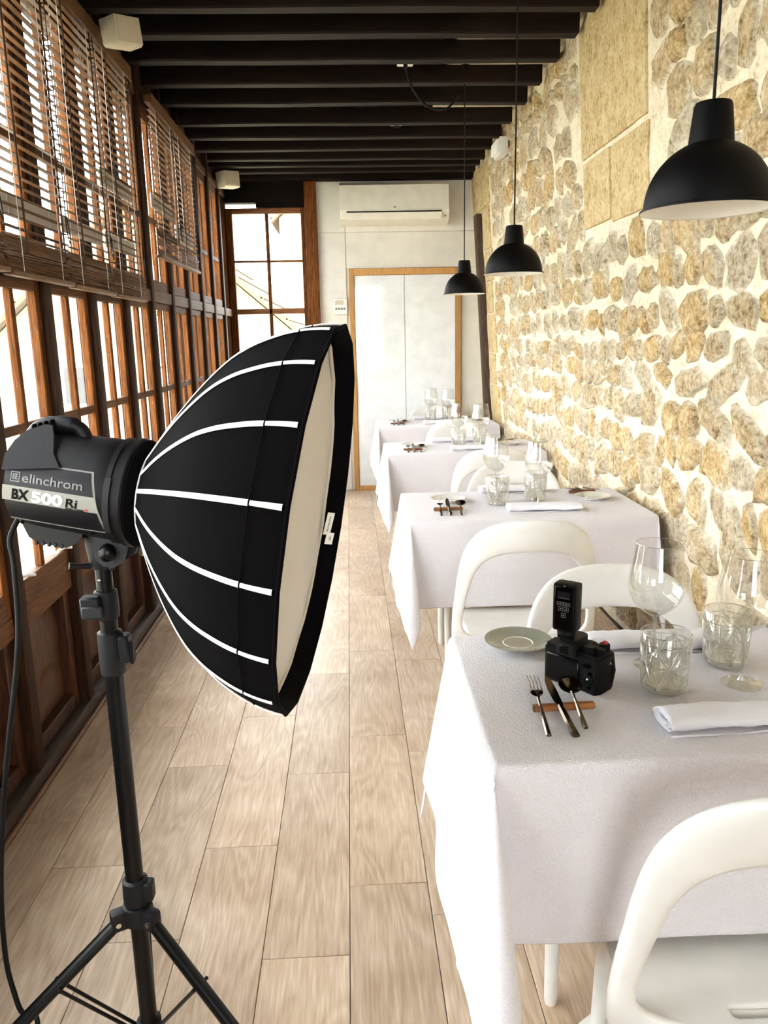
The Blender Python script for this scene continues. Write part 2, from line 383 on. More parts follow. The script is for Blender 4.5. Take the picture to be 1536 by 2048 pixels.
# ================================================================= THE ROOM
Y0, Y1 = -2.4, 7.85            # gallery runs from behind the camera to the far wall
ZC, ZB = 3.03, 2.937           # ceiling boards, underside of the beams
def wallx(z): return 1.386-.06*z
LEAN = math.atan(.06)

# floor ----------------------------------------------------------------------
floor = link('floor', MB().box(-1.2, 1.42, Y0-.1, Y1+.1, -.08, -.014).mesh('floor', 'plinth_wood', False))
struct(floor, 'pale oak plank floor running down the narrow gallery', 'floor')
PW, PL, GAP = .2185, .845, .0016
pl_full = MB().box(0, PW-GAP, 0, PL-GAP, -.014, 0, .0012).mesh('plank', 'oak_plank')
offs = {0: .25, 1: .02, 2: .067, 3: .436, 4: .831, 5: .239, 6: .60, 7: .10, 8: .47, 9: .80, 10: .33, 11: .6}
for c in range(12):
    xa = -.695+(c-2)*PW           # joints fitted to the ones in view
    base = {2: 1.757, 3: 2.126, 4: 1.676, 5: 1.929}.get(c, 1.2+offs[c])
    y = base-PL*8
    while y < Y1:
        if y+PL > Y0:
            ya, yb = max(y, Y0), min(y+PL, Y1); xb = min(xa+PW, 1.36)
            if abs(yb-ya-PL) < 1e-6 and abs(xb-xa-PW) < 1e-6: link('plank', pl_full, floor, (xa, ya, 0))
            elif yb-ya > .02 and xb-xa > .02:
                link('plank', MB().box(0, xb-xa-GAP, 0, yb-ya-GAP, -.014, 0, .0012).mesh('plank', 'oak_plank'), floor, (xa, ya, 0))
        y += PL

# ceiling --------------------------------------------------------------------
ceil = link('ceiling', MB().box(-1.3, .62, Y0-.1, Y1+.1, ZC, ZC+.06).mesh('ceiling', 'ceiling_wood', False))
struct(ceil, 'nearly black timber ceiling carried on close-set beams', 'ceiling')
pst = MB()
rng = random.Random(4)
edge = [(.56+.07*noise.noise(Vector((0, y*.9, 3))), y) for y in np.linspace(Y0-.1, Y1+.1, 60)]
V = [(x, y, ZC) for x, y in edge]+[(1.4, y, ZC) for x, y in edge]; n = len(edge)
pst.add(V+[(a, b, ZC+.06) for a, b, c in V], [(i, i+1, n+i+1, n+i) for i in range(n-1)]+[(2*n+i, 3*n+i, 3*n+i+1, 2*n+i+1) for i in range(n-1)])
part('pale_strip', pst, 'lime_mortar', ceil, 'pale strip of ceiling along the stone wall')  # ceiling edge in the paler mortar colour, with a wavy inner border
def beam(y, w=.085, sag=0):
    L = 2.30; v = []; nseg = 10
    b = MB()
    rg = random.Random(int(y*100)+7)
    ph = rg.random()*9
    def fn(i):
        t = i/nseg; x = -1.16+t*(1.172+1.16)
        dz = .006*noise.noise(Vector((x*1.3, ph, 0))); dw = .008*noise.noise(Vector((x*1.7, ph, 5)))
        return x, dz, dw
    for i in range(nseg+1):
        x, dz, dw = fn(i); zb = ZB+dz; c = .008
        for (yy, zz) in ((-w/2-dw, ZC+.004), (-w/2-dw, zb+c), (-w/2-dw+c, zb), (w/2+dw-c, zb), (w/2+dw, zb+c), (w/2+dw, ZC+.004)): v.append((x, yy, zz))
    F = [(i*6+k, i*6+(k+1) % 6, (i+1)*6+(k+1) % 6, (i+1)*6+k) for i in range(nseg) for k in range(6)]+[tuple(range(6)), tuple(nseg*6+k for k in range(6))]
    b.add(v, F); o = part('beam', b, 'beam_wood', ceil); o.location = (0, y, 0); return o
for y in (.55, .92, 1.29, 1.66, 2.03, 2.40, 2.77, 3.16, 3.54, 3.93, 4.25, 4.61, 5.0, 5.39, 5.86, 6.25, 6.62, 6.96, 7.21, 7.46): beam(y)

# left wall: timber gallery front -----------------------------------------------
wl = link('wall_left', MB().box(-1.30, -1.255, Y0-.1, Y1+.1, -.05, .60).box(-1.30, -1.14, Y0-.1, Y1+.1, 2.83, ZC).mesh('wall_left', 'dado_wood', False))
struct(wl, 'dark timber gallery wall of posts, rails and panels under the windows', 'wall')
posts = [2.515+.543*k for k in range(-9, 10)]
pm = MB().box(-1.172, -1.10, -.034, .034, 0, 2.99, .006).mesh('post', 'dark_post_wood')
for y in posts:
    link('post', pm, wl, (0, y, 0))
part('rail', MB().box(-1.172, -1.108, Y0, Y1, 1.728, 1.795, .006), 'old_rail_wood', wl, 'weathered horizontal middle rail')
part('rail', MB().box(-1.255, -1.122, Y0, Y1, .560, .632, .006), 'old_rail_wood', wl, 'rail under the window sills')
part('rail', MB().box(-1.18, -1.11, Y0, Y1, 2.80, 2.86, .006), 'old_rail_wood', wl)
part('plinth', MB().box(-1.25, -1.095, Y0, Y1, 0, .072, .006), 'plinth_wood', wl, 'near-black plinth board')
bb = link('baseboard_left', MB().box(-1.095, -1.080, Y0, Y1, 0, .022, .004).mesh('baseboard_left', 'skirting_wood')); struct(bb, 'slim wooden skirting strip along the gallery side of the floor', 'baseboard')
BW = .543-.068
dst = MB().box(-1.245, -1.138, 0, .05, .072, .56, .004).mesh('stile', 'dado_wood')
drl = MB().box(-1.245, -1.138, .05, BW-.05, .072, .13, .004).mesh('panel_rail', 'dado_wood')
def dpanel(seed):
    b = MB()
    def fn(u, v):
        y = .045+u*(BW-.09); z = .125+v*.44
        return (-1.178+.012*noise.noise(Vector((seed, y*6, z*9)))+.006*noise.noise(Vector((seed+4, y*3, z*30))), y, z)
    return b.grid(fn, 14, 20).mesh('dado_panel', 'dado_wood')
dps = [dpanel(k*3.7) for k in range(4)]
# windows
GX = -1.138
def win_meshes(z0, z1, zb, bot, top, tag_):
    w = BW; d = {}
    d['stile'] = MB().box(GX-.016, GX+.016, 0, .040, z0, z1, .004).mesh('stile', 'old_post_wood')
    d['bottom_rail'] = MB().box(GX-.018, GX+.020, .040, w-.040, z0, z0+bot, .004).mesh('bottom_rail', 'old_rail_wood')
    d['top_rail'] = MB().box(GX-.016, GX+.016, .040, w-.040, z1-top, z1, .004).mesh('top_rail', 'old_rail_wood')
    d['muntin'] = MB().box(GX-.014, GX+.014, w/2-.014, w/2+.014, z0+bot, z1-top, .004).mesh('muntin', 'old_post_wood')
    d['glazing_bar'] = MB().box(GX-.013, GX+.013, .040, w-.040, zb-.017, zb+.017, .004).mesh('glazing_bar', 'old_rail_wood')
    ya = ((.040, w/2-.014), (w/2+.014, w-.040)); za = ((z0+bot, zb-.017), (zb+.017, z1-top))
    d['panes'] = [MB().box(GX-.0015, GX+.0015, a, b, c, e).mesh('pane', 'window_glass', False) for a, b in ya for c, e in za]
    return d
lo = win_meshes(.632, 1.728, 1.22, .09, .04, 'l'); hi = win_meshes(1.795, 2.80, 2.195, .06, .07, 'u')
latch = MB().tube([(-1.135, .03, .715), (-1.125, .03, .735), (-1.105, .045, .742), (-1.09, .07, .735)], .006, 6).tube([(-1.14, .03, .72), (-1.135, .03, .68)], .004, 6).mesh('latch', 'white_metal')
wn = 0
ORD = ['first', 'second', 'third', 'fourth', 'fifth', 'sixth', 'seventh', 'eighth', 'ninth', 'tenth']
for k, y in enumerate(posts[:-1]):
    ys = y+.034
    if k < 5:      # boards added in the unseen bays beside and behind the camera, to cut light
        part('board', MB().box(-1.165, -1.115, ys, ys+BW, .632, 1.728, .006), 'dado_wood', wl); part('board', MB().box(-1.165, -1.115, ys, ys+BW, 1.795, 2.80, .006), 'dado_wood', wl)
    for nm, d, wd in (() if k < 5 else (('lower', lo, 'casement'), ('upper', hi, 'sash'))):
        wn += 1
        e = link('window_%d' % wn, None, None, (0, ys, 0)); e.empty_display_size = .05
        if k < 8:
            struct(e, 'four-pane timber gallery window beside or behind the photographer, outside the picture', 'window'); e['group'] = 'gallery windows outside the picture'
        else:
            struct(e, f'four-pane {nm} timber window, {ORD[k-8]} gallery bay from the left edge of the picture', 'window'); e['group'] = 'gallery windows'
        link('stile', d['stile'], e); link('stile', d['stile'], e, (0, BW-.040, 0))
        for q in ('bottom_rail', 'top_rail', 'muntin', 'glazing_bar'): link(q, d[q], e)
        for p in d['panes']: link('pane', p, e)
        if nm == 'lower':
            link('latch', latch, e); 
            if k % 2: link('latch', latch, e, (0, .36, 0))
    link('stile', dst, wl, (0, ys, 0)); link('stile', dst, wl, (0, ys+BW-.05, 0)); link('panel_rail', drl, wl, (0, ys, 0))
    link('dado_panel', dps[k % 4], wl, (0, ys, 0))
# bit of wall between last post and the far corner
part('corner_post', MB().box(-1.255, -1.125, 7.436, Y1+.1, 0, 2.99, .006), 'corner_wood', wl)

# far wall -------------------------------------------------------------------
we = link('wall_end', MB().box(-.262, 1.5, Y1, Y1+.1, -.05, ZC).mesh('wall_end', 'wall_panel_white', False))
struct(we, 'cream panelled end wall behind the far table', 'wall')
part('wall_panel', MB().box(-.262, -.004, Y1-.012, Y1, 0, 2.475, .002), 'wall_panel_white', we)
part('wall_panel', MB().box(-.262, -.004, Y1-.012, Y1, 2.481, 2.93, .002), 'wall_panel_white', we)
part('wall_panel', MB().box(.002, 1.25, Y1-.012, Y1, 2.15, 2.475, .002), 'wall_panel_white', we)
part('wall_panel', MB().box(.002, 1.25, Y1-.012, Y1, 2.481, 2.93, .002), 'wall_panel_white', we)
part('wall_panel', MB().box(1.11, 1.36, Y1-.012, Y1, 0, 2.145, .002), 'wall_panel_white', we)
tm = MB().box(-.375, -.262, Y1-.06, Y1+.1, 0, 2.94, .008)
struct(link('trim_1', tm.mesh('trim_1', 'old_post_wood')), 'reddish brown timber post between end window and cream wall', 'post')
struct(link('trim_2', MB().box(-1.25, -.375, Y1-.03, Y1+.1, 2.755, 3.0, .006).mesh('trim_2', 'ceiling_wood')), 'dark boarded beam above the end window', 'beam')
struct(link('trim_7', MB().box(-.83, -.375, Y1-.02, Y1+.1, 2.712, 2.756, .003).mesh('trim_7', 'ceiling_wood')), 'dark filler board over the right part of the end window', 'board')
struct(link('trim_3', MB().box(-1.1, 1.2, Y1-.10, Y1-.015, 2.93, 3.04, .008).mesh('trim_3', 'beam_wood')), 'dark wall beam along the top of the end wall', 'beam')
def end_window(name, label, x0, x1, yy, rows, mat, cols=2):
    e = link(name, None); struct(e, label, 'window')
    z0, z1 = rows[0][0], rows[-1][1]; w = .035
    part('stile', MB().box(x0-.06, x0, yy-.03, yy+.03, z0-.05, z1+.05, .005), 'old_post_wood', e)
    part('stile', MB().box(x1, x1+.04, yy-.03, yy+.03, z0-.05, z1+.05, .005), 'old_post_wood', e)
    part('top_rail', MB().box(x0-.0, x1+.0, yy-.03, yy+.03, z1, z1+.05, .005), mat, e)
    part('bottom_rail', MB().box(x0-.0, x1+.0, yy-.03, yy+.03, z0-.05, z0, .005), mat, e)
    xs = [x0+(x1-x0)*i/cols for i in range(cols+1)]
    for i in range(1, cols): part('muntin', MB().box(xs[i]-.016, xs[i]+.016, yy-.02, yy+.02, z0, z1, .004), 'old_post_wood', e)
    for (a, b), (c, d) in zip(rows[:-1], rows[1:]): part('glazing_bar', MB().box(x0, x1, yy-.020, yy+.020, b, c, .004), mat, e)
    for a, b in rows:
        for i in range(cols): part('pane', MB().box(xs[i], xs[i+1], yy-.0015, yy+.0015, a, b), 'window_glass', e, smooth=False)
    return e
end_window('window_60', 'tall four-row timber window in the far end wall beside the cream panels', -1.06, -.415, Y1+.03, [(.40, .80), (.82, 1.25), (1.27, 1.745), (1.795, 2.222), (2.242, 2.66)], 'end_wood')
struct(link('trim_4', MB().box(-1.12, -.375, Y1-.03, Y1+.1, 0, .35, .006).mesh('trim_4', 'dado_wood')), 'dark timber panel below the end window', 'panel')

# white gloss sliding door in orange frame
dr = link('door_1', None); struct(dr, 'glossy white two-leaf sliding door in an orange wooden frame', 'door')
for a, b, c, d in ((.022, .070, 0, 2.145), (1.045, 1.095, 0, 2.145)): part('jamb', MB().box(a, b, Y1-.05, Y1-.012, c, d, .003), 'door_frame_wood', dr)
part('head', MB().box(.070, 1.045, Y1-.05, Y1-.012, 2.085, 2.145, .003), 'door_frame_wood', dr)
part('threshold', MB().box(.070, 1.045, Y1-.05, Y1-.012, 0, .04, .003), 'door_frame_wood', dr)
part('door_leaf', MB().box(.072, .551, Y1-.036, Y1-.014, .042, 2.083, .002), 'gloss_door', dr)
part('door_leaf', MB().box(.555, 1.043, Y1-.036, Y1-.014, .042, 2.083, .002), 'gloss_door', dr)

# back wall (behind the camera): a big window that lights the tables and mirrors in the gloss door
wb = link('wall_back', MB().box(-1.3, -.55, Y0-.1, Y0, -.05, ZC).box(.75, 1.5, Y0-.1, Y0, -.05, ZC).box(-.55, .75, Y0-.1, Y0, -.05, .75).box(-.55, .75, Y0-.1, Y0, 2.65, ZC).mesh('wall_back', 'wall_panel_white', False))
struct(wb, 'cream wall with a wide window behind the photographer', 'wall')
end_window('window_61', 'wide many-paned window behind the photographer', -.49, .71, Y0-.05, [(.80, 1.40), (1.43, 2.0), (2.03, 2.60)], 'end_wood', 4)

# right wall: rubble stone -----------------------------------------------------
def wall_pt(y, z, h=0):
    return Vector((wallx(z)-h*math.cos(LEAN), y, z-h*math.sin(LEAN)*0))
b = MB()
ny, nz = 150, 46
def wfn(u, v):
    y = Y0-.1+u*(Y1-Y0+.2); z = -.05+v*(ZC+.1); n_ = .010*noise.noise(Vector((y*3, z*3, 1)))+.006*noise.noise(Vector((y*9, z*9, 4)))
    return (wallx(z)+.004+n_, y, z)
b.grid(wfn, ny, nz)
wr = part('wall_right', b, 'lime_mortar', None); struct(wr, 'old rubble stone wall pointed with cream lime mortar beside the tables', 'wall')
# wall backing so light never leaks
part('wall_core', MB().box(1.40, 1.52, Y0-.1, Y1+.1, -.05, ZC+.05), 'lime_mortar', wr, smooth=False)

rng = random.Random(11)
def stone_mesh(seed):
    rg = random.Random(seed); n = 12; p = rg.uniform(1.9, 3.2); rot = rg.uniform(-.25, .25)
    out = []
    for k in range(n):
        a = 2*PI*(k+rg.uniform(-.25, .25))/n
        ca, sa = math.cos(a), math.sin(a)
        rr = 1/((abs(ca)**p+abs(sa)**p)**(1/p))*rg.uniform(.74, 1.10)
        out.append((rr*math.cos(a+rot*0), rr*math.sin(a)))
    V = []
    tilt = (rg.uniform(-.35, .35), rg.uniform(-.35, .35))
    for s, h in ((1.20, -.8), (1.08, .35), (.70, .85)):
        for (a, c) in out:
            V.append((-(h+(tilt[0]*a*s+tilt[1]*c*s if h > 0 else 0)+(rg.uniform(-.18, .18) if h > 0 else 0)), a*s*.5, c*s*.5))
    V.append((-(.9+rg.uniform(-.2, .2)), 0, 0))
    F = [(i*n+k, i*n+(k+1) % n, (i+1)*n+(k+1) % n, (i+1)*n+k) for i in range(2) for k in range(n)]+[(2*n+k, 2*n+(k+1) % n, 3*n) for k in range(n)]
    return V, F
SV = [stone_mesh(k) for k in range(18)]
RIMV = [1.15]*12+[.80]*12+[.42]*12+[.1]
def set_attr(me, name, vals):
    if len(me.vertices) == len(vals): me.attributes.new(name, 'FLOAT', 'POINT').data.foreach_set('value', vals)
SM = [MB().add(*s).mesh('stone', 'rubble_stone', True, 60) for s in SV]
for me in SM: set_attr(me, 'rim', RIMV)
ash = [(3.42, 4.32, 2.37, 2.99), (3.40, 3.86, 2.01, 2.345), (3.885, 4.30, 2.03, 2.35)]
quoins = []
z = .02; k = 0
while z < 2.9:
    h = rng.uniform(.26, .40); quoins.append((6.98+.10*(k % 2)+rng.uniform(-.03, .03), 7.36, z, min(z+h, 2.95)-.012)); z += h; k += 1
quoins.append((7.37, 7.84, 2.60, 2.95))
blocks = ash+quoins
stones = []
z = .03
while z < 2.93:
    h = rng.uniform(.075, .20)
    y = 1.5+rng.uniform(0, .2)
    while y < 7.0:
        w = rng.uniform(.08, .30)*(1 if h > .11 else .7)
        cy, cz = y+w/2, z+h/2+rng.uniform(-.025, .025)
        hh = h*rng.uniform(.72, 1.08)
        ok = not any(a-.02 < cy+w*.4 and cy-w*.4 < b_+.02 and c-.02 < cz+hh*.4 and cz-hh*.4 < d+.02 for a, b_, c, d in blocks)
        if ok and rng.random() > .05: stones.append((cy, cz, w, hh, rng.uniform(.012, .034), rng.randrange(18), rng.uniform(-.5, .5)))
        y += w+rng.uniform(-.01, .022)
    z += h+rng.uniform(-.01, .012)
def weight(s):      # rough size in the picture
    y = s[0]; return (s[2]*1.3/y*s[3])/y/y if y > 2.25 and s[1] > .35 else 0
stones.sort(key=weight, reverse=True)
far = MB(); frnd = []
for i, (y, z, w, h, t, q, rr) in enumerate(stones):
    p = wall_pt(y, z)
    if i < 290:
        o = link('stone', SM[q], wr, p, (rr, -LEAN, 0))
        o.scale = (t, w, h)
    else:
        Mx = Matrix.Translation(p) @ Matrix.Rotation(-LEAN, 4, 'Y') @ Matrix.Rotation(rr, 4, 'X') @ Matrix.Diagonal((t, w, h, 1))
        far.add([(Mx @ Vector(v))[:] for v in SV[q][0]], SV[q][1]); frnd += [rng.random()]*37
o = part('small_stones', far, 'rubble_stone', wr, 'smaller and farther stones of the rubble wall', True, 60); o['kind'] = 'stuff'
set_attr(o.data, 'rim', RIMV*(len(frnd)//37)); set_attr(o.data, 'rnd', frnd)
for a, b_, c, d in blocks:
    bk = MB().box(-.010, .03, -(b_-a)/2, (b_-a)/2, -(d-c)/2, (d-c)/2, .008)
    o = part('ashlar_block', bk, 'ashlar_stone', wr); o.location = wall_pt((a+b_)/2, (c+d)/2); o.rotation_euler = (0, -LEAN, 0)
jb = MB().box(-.05, .02, -.075, .075, -1.3, 1.28, .01)
o = link('trim_5', jb.mesh('trim_5', 'dark_jamb_wood')); o.location = wall_pt(7.53, 1.30); o.rotation_euler = (0, -LEAN, 0)
struct(o, 'dark worn wooden jamb set in the stone wall near the far corner', 'post')
o = link('trim_6', MB().box(-.01, .03, -.12, .12, -1.3, 1.28, .006).mesh('trim_6', 'ashlar_stone')); o.location = wall_pt(7.73, 1.30); o.rotation_euler = (0, -LEAN, 0)
struct(o, 'smooth pale stone jamb in the far right corner', 'trim')

# ================================================================= OUTSIDE
g = link('ground', MB().box(-60, 60, -40, 90, -3.6, -3.5).mesh('ground', 'ground_field', False)); struct(g, 'pale ground outside below the gallery windows', 'ground')
def house(label, x0, x1, y0, y1, ze, zr, ov=.5):
    h = thing('neighbouring_house', label, 'house', ((x0+x1)/2, (y0+y1)/2, -3.5), 0, 'houses outside the windows')
    ox, oy = (x0+x1)/2, (y0+y1)/2
    hx, hy = (x1-x0)/2, (y1-y0)/2; E_, Rr = ze+3.5, zr+3.5
    part('wall', MB().prism([(-hx, 0), (hx, 0), (hx, E_), (0, Rr), (-hx, E_)], -hy, hy, 'Y'), 'house_wall', h)
    sl = (Rr-E_)/hx
    for s in (-1, 1):
        a = (s*(hx+ov), E_-ov*sl); b_ = (0, Rr)
        rf = MB().prism([(a[0], a[1]+.05), (b_[0], b_[1]+.05), (b_[0], b_[1]+.22), (a[0], a[1]+.22)], -hy-ov, hy+ov, 'Y')
        r_ = part('roof', rf, 'house_roof', h)
        for i in range(7):
            t = i/7; bx = a[0]*(1-t); bz = (a[1]+.22)*(1-t)+(b_[1]+.22)*t
            part('tile_course', MB().box(bx-.06, bx+.06, -hy-ov, hy+ov, bz-.02, bz+.07, .01), 'house_roof', r_)
    for wx, wz in ((-hx*.45, E_*.78), (hx*.3, E_*.78), (-hx*.45, E_*.45), (hx*.3, E_*.45)):
        w_ = part('window', MB().box(wx-.45, wx+.45, -hy-.06, -hy+.02, wz-.55, wz+.55, .01), 'white_metal', h)
        part('pane', MB().box(wx-.36, wx+.36, -hy-.07, -hy-.055, wz-.46, wz+.46), 'house_glass', w_)
    part('chimney', MB().box(-.9, -.4, -.3, .3, Rr-.6, Rr+.9, .02), 'house_wall', h)
    return h
house('tan gabled house seen faintly through the end window', -9.2, -1.25, 21, 29, 1.55, 5.0, .35)
house('second gabled house farther off behind the end window', -2.6, 4.8, 33, 42, 6.2, 9.4, .3)
house('low gabled house beyond the left gallery windows', -22, -14, 6, 15, -2.0, .4)

# ================================================================= SMALL ROOM FITTINGS
# wall-hung air conditioner
ac = thing('air_conditioner', 'cream wall-hung split air conditioner above the glossy white door', 'air conditioner', (.46, Y1-.012, 2.53))
hw = .503
prof = [(0, .35), (-.16, .36), (-.205, .33), (-.215, .12), (-.19, .04), (-.10, .0), (0, .0)]
part('body', MB().prism(prof, -hw, hw, 'X'), 'ac_plastic', ac, ang=25)
part('front_panel', MB().prism([(-.208, .335), (-.220, .33), (-.229, .115), (-.216, .115)], -hw+.006, hw-.006, 'X'), 'ac_plastic', ac, 'smooth front cover')
part('outlet_flap', MB().prism([(-.223, .092), (-.229, .09), (-.204, .032), (-.196, .036)], -hw+.06, hw-.07, 'X'), 'ac_plastic', ac, 'air outlet flap')
part('outlet_gap', MB().prism([(-.212, .105), (-.221, .104), (-.2185, .094), (-.21, .095)], -hw+.06, hw-.07, 'X'), 'print_black', ac, 'dark air slot')
part('emblem', MB().box(-.012, .012, -.2285, -.2255, .13, .142, .001), 'print_grey', ac)
part('status_light', MB().box(hw-.045, hw-.03, -.216, -.210, .05, .065, .001), 'print_grey', ac)
# wall controller
wc = thing('wall_controller', 'small white thermostat panel beside the glossy door frame', 'thermostat', (-.066, Y1-.012, 1.80))
part('housing', MB().box(-.064, .064, -.016, 0, -.075, .075, .004), 'white_metal', wc)
part('display', MB().box(-.052, .03, -.0175, -.015, .018, .06, .001), 'beige_plastic', wc, 'grey display window')
for i in range(4): part('button', MB().box(-.05+i*.026, -.032+i*.026, -.0185, -.015, -.03, -.012, .001), 'print_grey', wc)

def wall_speaker(label, loc, s, rz, ry):
    t = thing('wall_speaker', label, 'speaker', loc, 0, 'small speakers high on the gallery wall')
    e = MB().prism([(-.5, -.42), (-.38, -.55), (.36, -.55), (.5, -.46), (.5, .5), (-.5, .5)], -.62, .62, 'Y')
    Mx = Matrix.Rotation(rz, 4, 'Z') @ Matrix.Rotation(ry, 4, 'X') @ Matrix.Diagonal((s, s, s, 1))
    part('cabinet', e.xf(Mx), 'beige_plastic', t, ang=30)
    gr = MB().box(.5, .54, -.56, .56, -.42, .46, .02).xf(Mx); part('grille', gr, 'beige_plastic', t)
    br = MB().box(-.72, -.48, -.10, .10, -.16, .16, .02).box(-1.0, -.70, -.04, .04, -.08, .08, .01).xf(Mx); part('bracket', br, 'white_metal', t)
    return t
wall_speaker('beige wedge speaker bracketed above the nearest blinds', (-.935, 3.78, 2.80), .104, R(-38), R(8))
wall_speaker('small beige speaker up in the far left corner', (-1.0, 7.30, 2.86), .125, R(-45), R(4))

# emergency light under the beams on the stone wall
t = thing('emergency_light', 'white emergency light fixed high on the stone wall under the beams', 'light fitting', (wallx(2.86), 6.22, 2.85))
part('housing', MB().box(-.075, -.012, -.12, .12, -.06, .06, .008), 'white_metal', t)
part('lens', MB().box(-.10, -.075, -.105, .105, -.045, .045, .012), 'print_white', t)

# junction boxes and a loose cable on the ceiling
jbx = [('small white junction box on the ceiling, nearer of the two', .36, 4.77), ('small white junction box on the ceiling, farther of the two', .385, 6.03)]
for lb, x, y in jbx:
    t = thing('junction_box', lb, 'junction box', (x, y, ZC), 0, 'ceiling junction boxes')
    part('box', MB().box(-.045, .045, -.045, .045, -.055, 0, .006), 'white_metal', t)
    part('gland', MB().lathe([(.012, -.055), (.012, -.075), (.0, -.075)], 10), 'cord_black', t)
pts = catmull([(.36, 4.77, 2.96), (.40, 4.80, 2.86), (.50, 4.93, 2.80), (.62, 5.1, 2.83), (.72, 5.16, 2.92)], 24)
tag(link('ceiling_cable', MB().tube(pts, .006, 8).mesh('ceiling_cable', 'cord_black')), 'loose black cable sagging below the ceiling beams', 'cable')

# blinds ------------------------------------------------------------------------
def blind(label, y0, y1, ztop, zstack, zbot, seed, bands=()):
    rg = random.Random(seed); L = y1-y0
    t = thing('slatted_blind', label, 'blind', (-1.07, y0, zbot), 0, 'wooden slatted blinds on the gallery windows')
    sm = MB().box(-.0095, .0095, 0, L, -.0014, .0014).mesh('slat', 'slat_wood', False)
    part('head_rail', MB().box(-.022, .02, -.004, L+.004, ztop-zbot-.005, ztop-zbot+.035, .004), 'slat_wood', t)
    part('valance', MB().box(.022, .028, -.006, L+.006, ztop-zbot-.03, ztop-zbot+.04, .002), 'slat_wood', t)
    z = zstack-zbot+.018
    while z < ztop-zbot-.01:
        o = link('slat', sm, t, (rg.uniform(-.002, .002), rg.uniform(-.004, .004), z)); o.rotation_euler = (rg.uniform(-.006, .006), R(rg.uniform(-4, 9)), 0)
        z += .0335
    z = .012; n = max(10, int((zstack-zbot)/.0085))
    for i in range(n):
        o = link('slat', sm, t, (rg.uniform(-.004, .006), rg.uniform(-.008, .008), .010+(zstack-zbot-.01)*i/n)); o.rotation_euler = (rg.uniform(-.012, .012), R(rg.uniform(25, 75)), 0)
    part('bottom_rail', MB().box(-.016, .02, -.004, L+.004, -.010, .008, .004), 'slat_wood', t)
    for f in (.17, .80):
        for dx in (-.014, .015): part('ladder_cord', MB().tube([(dx, L*f, 0), (dx, L*f, ztop-zbot)], .0013, 5), 'piping_white', t)
        part('tape', MB().box(.016, .0185, L*(f+.07)-.007, L*(f+.07)+.007, (zstack-zbot)*.5, ztop-zbot), 'ladder_tape', t, 'dark vertical tape')
    part('pull_cord', MB().tube(catmull([(.024, L*.9, ztop-zbot), (.03, L*.9, .5), (.03, L*.88, .22), (.034, L*.90, .14), (.03, L*.93, .17), (.03, L*.9, .24)], 20), .0022, 5), 'cord_black', t)
    for (za, zb_) in bands:
        part('cloth_band', MB().box(-.030, -.020, .02, L-.02, za-zbot, zb_-zbot, .003), 'band_fabric', t, 'grey cloth strip caught behind the slats')
    return t
blind('wooden slatted blind, cut off by the left edge of the picture', 2.06, 2.62, 2.80, 1.85, 1.735, 1)
blind('wooden slatted blind, first whole one from the left edge', 2.64, 3.215, 2.80, 1.855, 1.728, 2, [(1.915, 1.985)])
blind('wooden slatted blind in the middle of the near three, its bundle hanging lowest', 3.235, 3.775, 2.80, 1.85, 1.722, 3, [(1.925, 1.99)])
blind('wooden slatted blind, third from the left with two cloth strips', 3.795, 4.34, 2.80, 1.845, 1.718, 4, [(1.93, 2.0), (2.195, 2.275)])
blind('far wooden slatted blind, nearer one of the raised pair', 4.77, 5.36, 2.80, 2.14, 1.985, 5, [(2.25, 2.33)])
blind('farthest wooden slatted blind, other one of the raised pair', 5.38, 5.98, 2.80, 2.13, 1.985, 6, [(2.14, 2.24)])

# ================================================================= PENDANT LAMPS
def pendant(label, x, y, zb):
    t = thing('pendant_lamp', label, 'lamp', (x, y, zb), 0, 'black dome pendant lamps over the tables'); r = .122
    out = [(r+.007, .0), (r+.007, .004), (r, .006)]
    for i in range(1, 13):
        a = i/12*R(70); out.append((r*math.cos(a), .006+.118*math.sin(a)/math.sin(R(70))*1.0))
    part('shade', MB().lathe(out, 48), 'black_paint', t, ang=30)
    inn = [(r+.006, .0)]+[(max(.004, (r-.003)*math.cos(i/12*R(78))), .001+.112*math.sin(i/12*R(78))/math.sin(R(78))) for i in range(0, 13)]
    part('shade_lining', MB().lathe(inn, 48), 'shade_inner', t, 'white inside of the shade')
    part('neck', MB().lathe([(.044, .120), (.043, .124), (.036, .192), (.033, .198), (.004, .199)], 36), 'black_paint', t, ang=30)
    part('bulb', MB().lathe([(.001, .024), (.016, .028), (.028, .045), (.030, .058), (.024, .074), (.013, .09), (.012, .112)], 20), 'print_white', t)
    part('cord', MB().tube([(0, 0, .197), (.001, 0, .6), (0, 0, ZC-zb)], .0034, 8), 'cord_black', t)
    part('ceiling_rose', MB().lathe([(.001, ZC-zb-.035), (.03, ZC-zb-.033), (.042, ZC-zb), (.001, ZC-zb)], 20), 'black_paint', t)
pendant('large-looking black dome pendant lamp in front of the stone wall, nearest', .722, 1.63, 1.734)
pendant('middle black dome pendant lamp of the row of three', .722, 3.51, 1.757)
pendant('farthest black dome pendant lamp, in front of the glossy white door', .722, 4.99, 1.752)

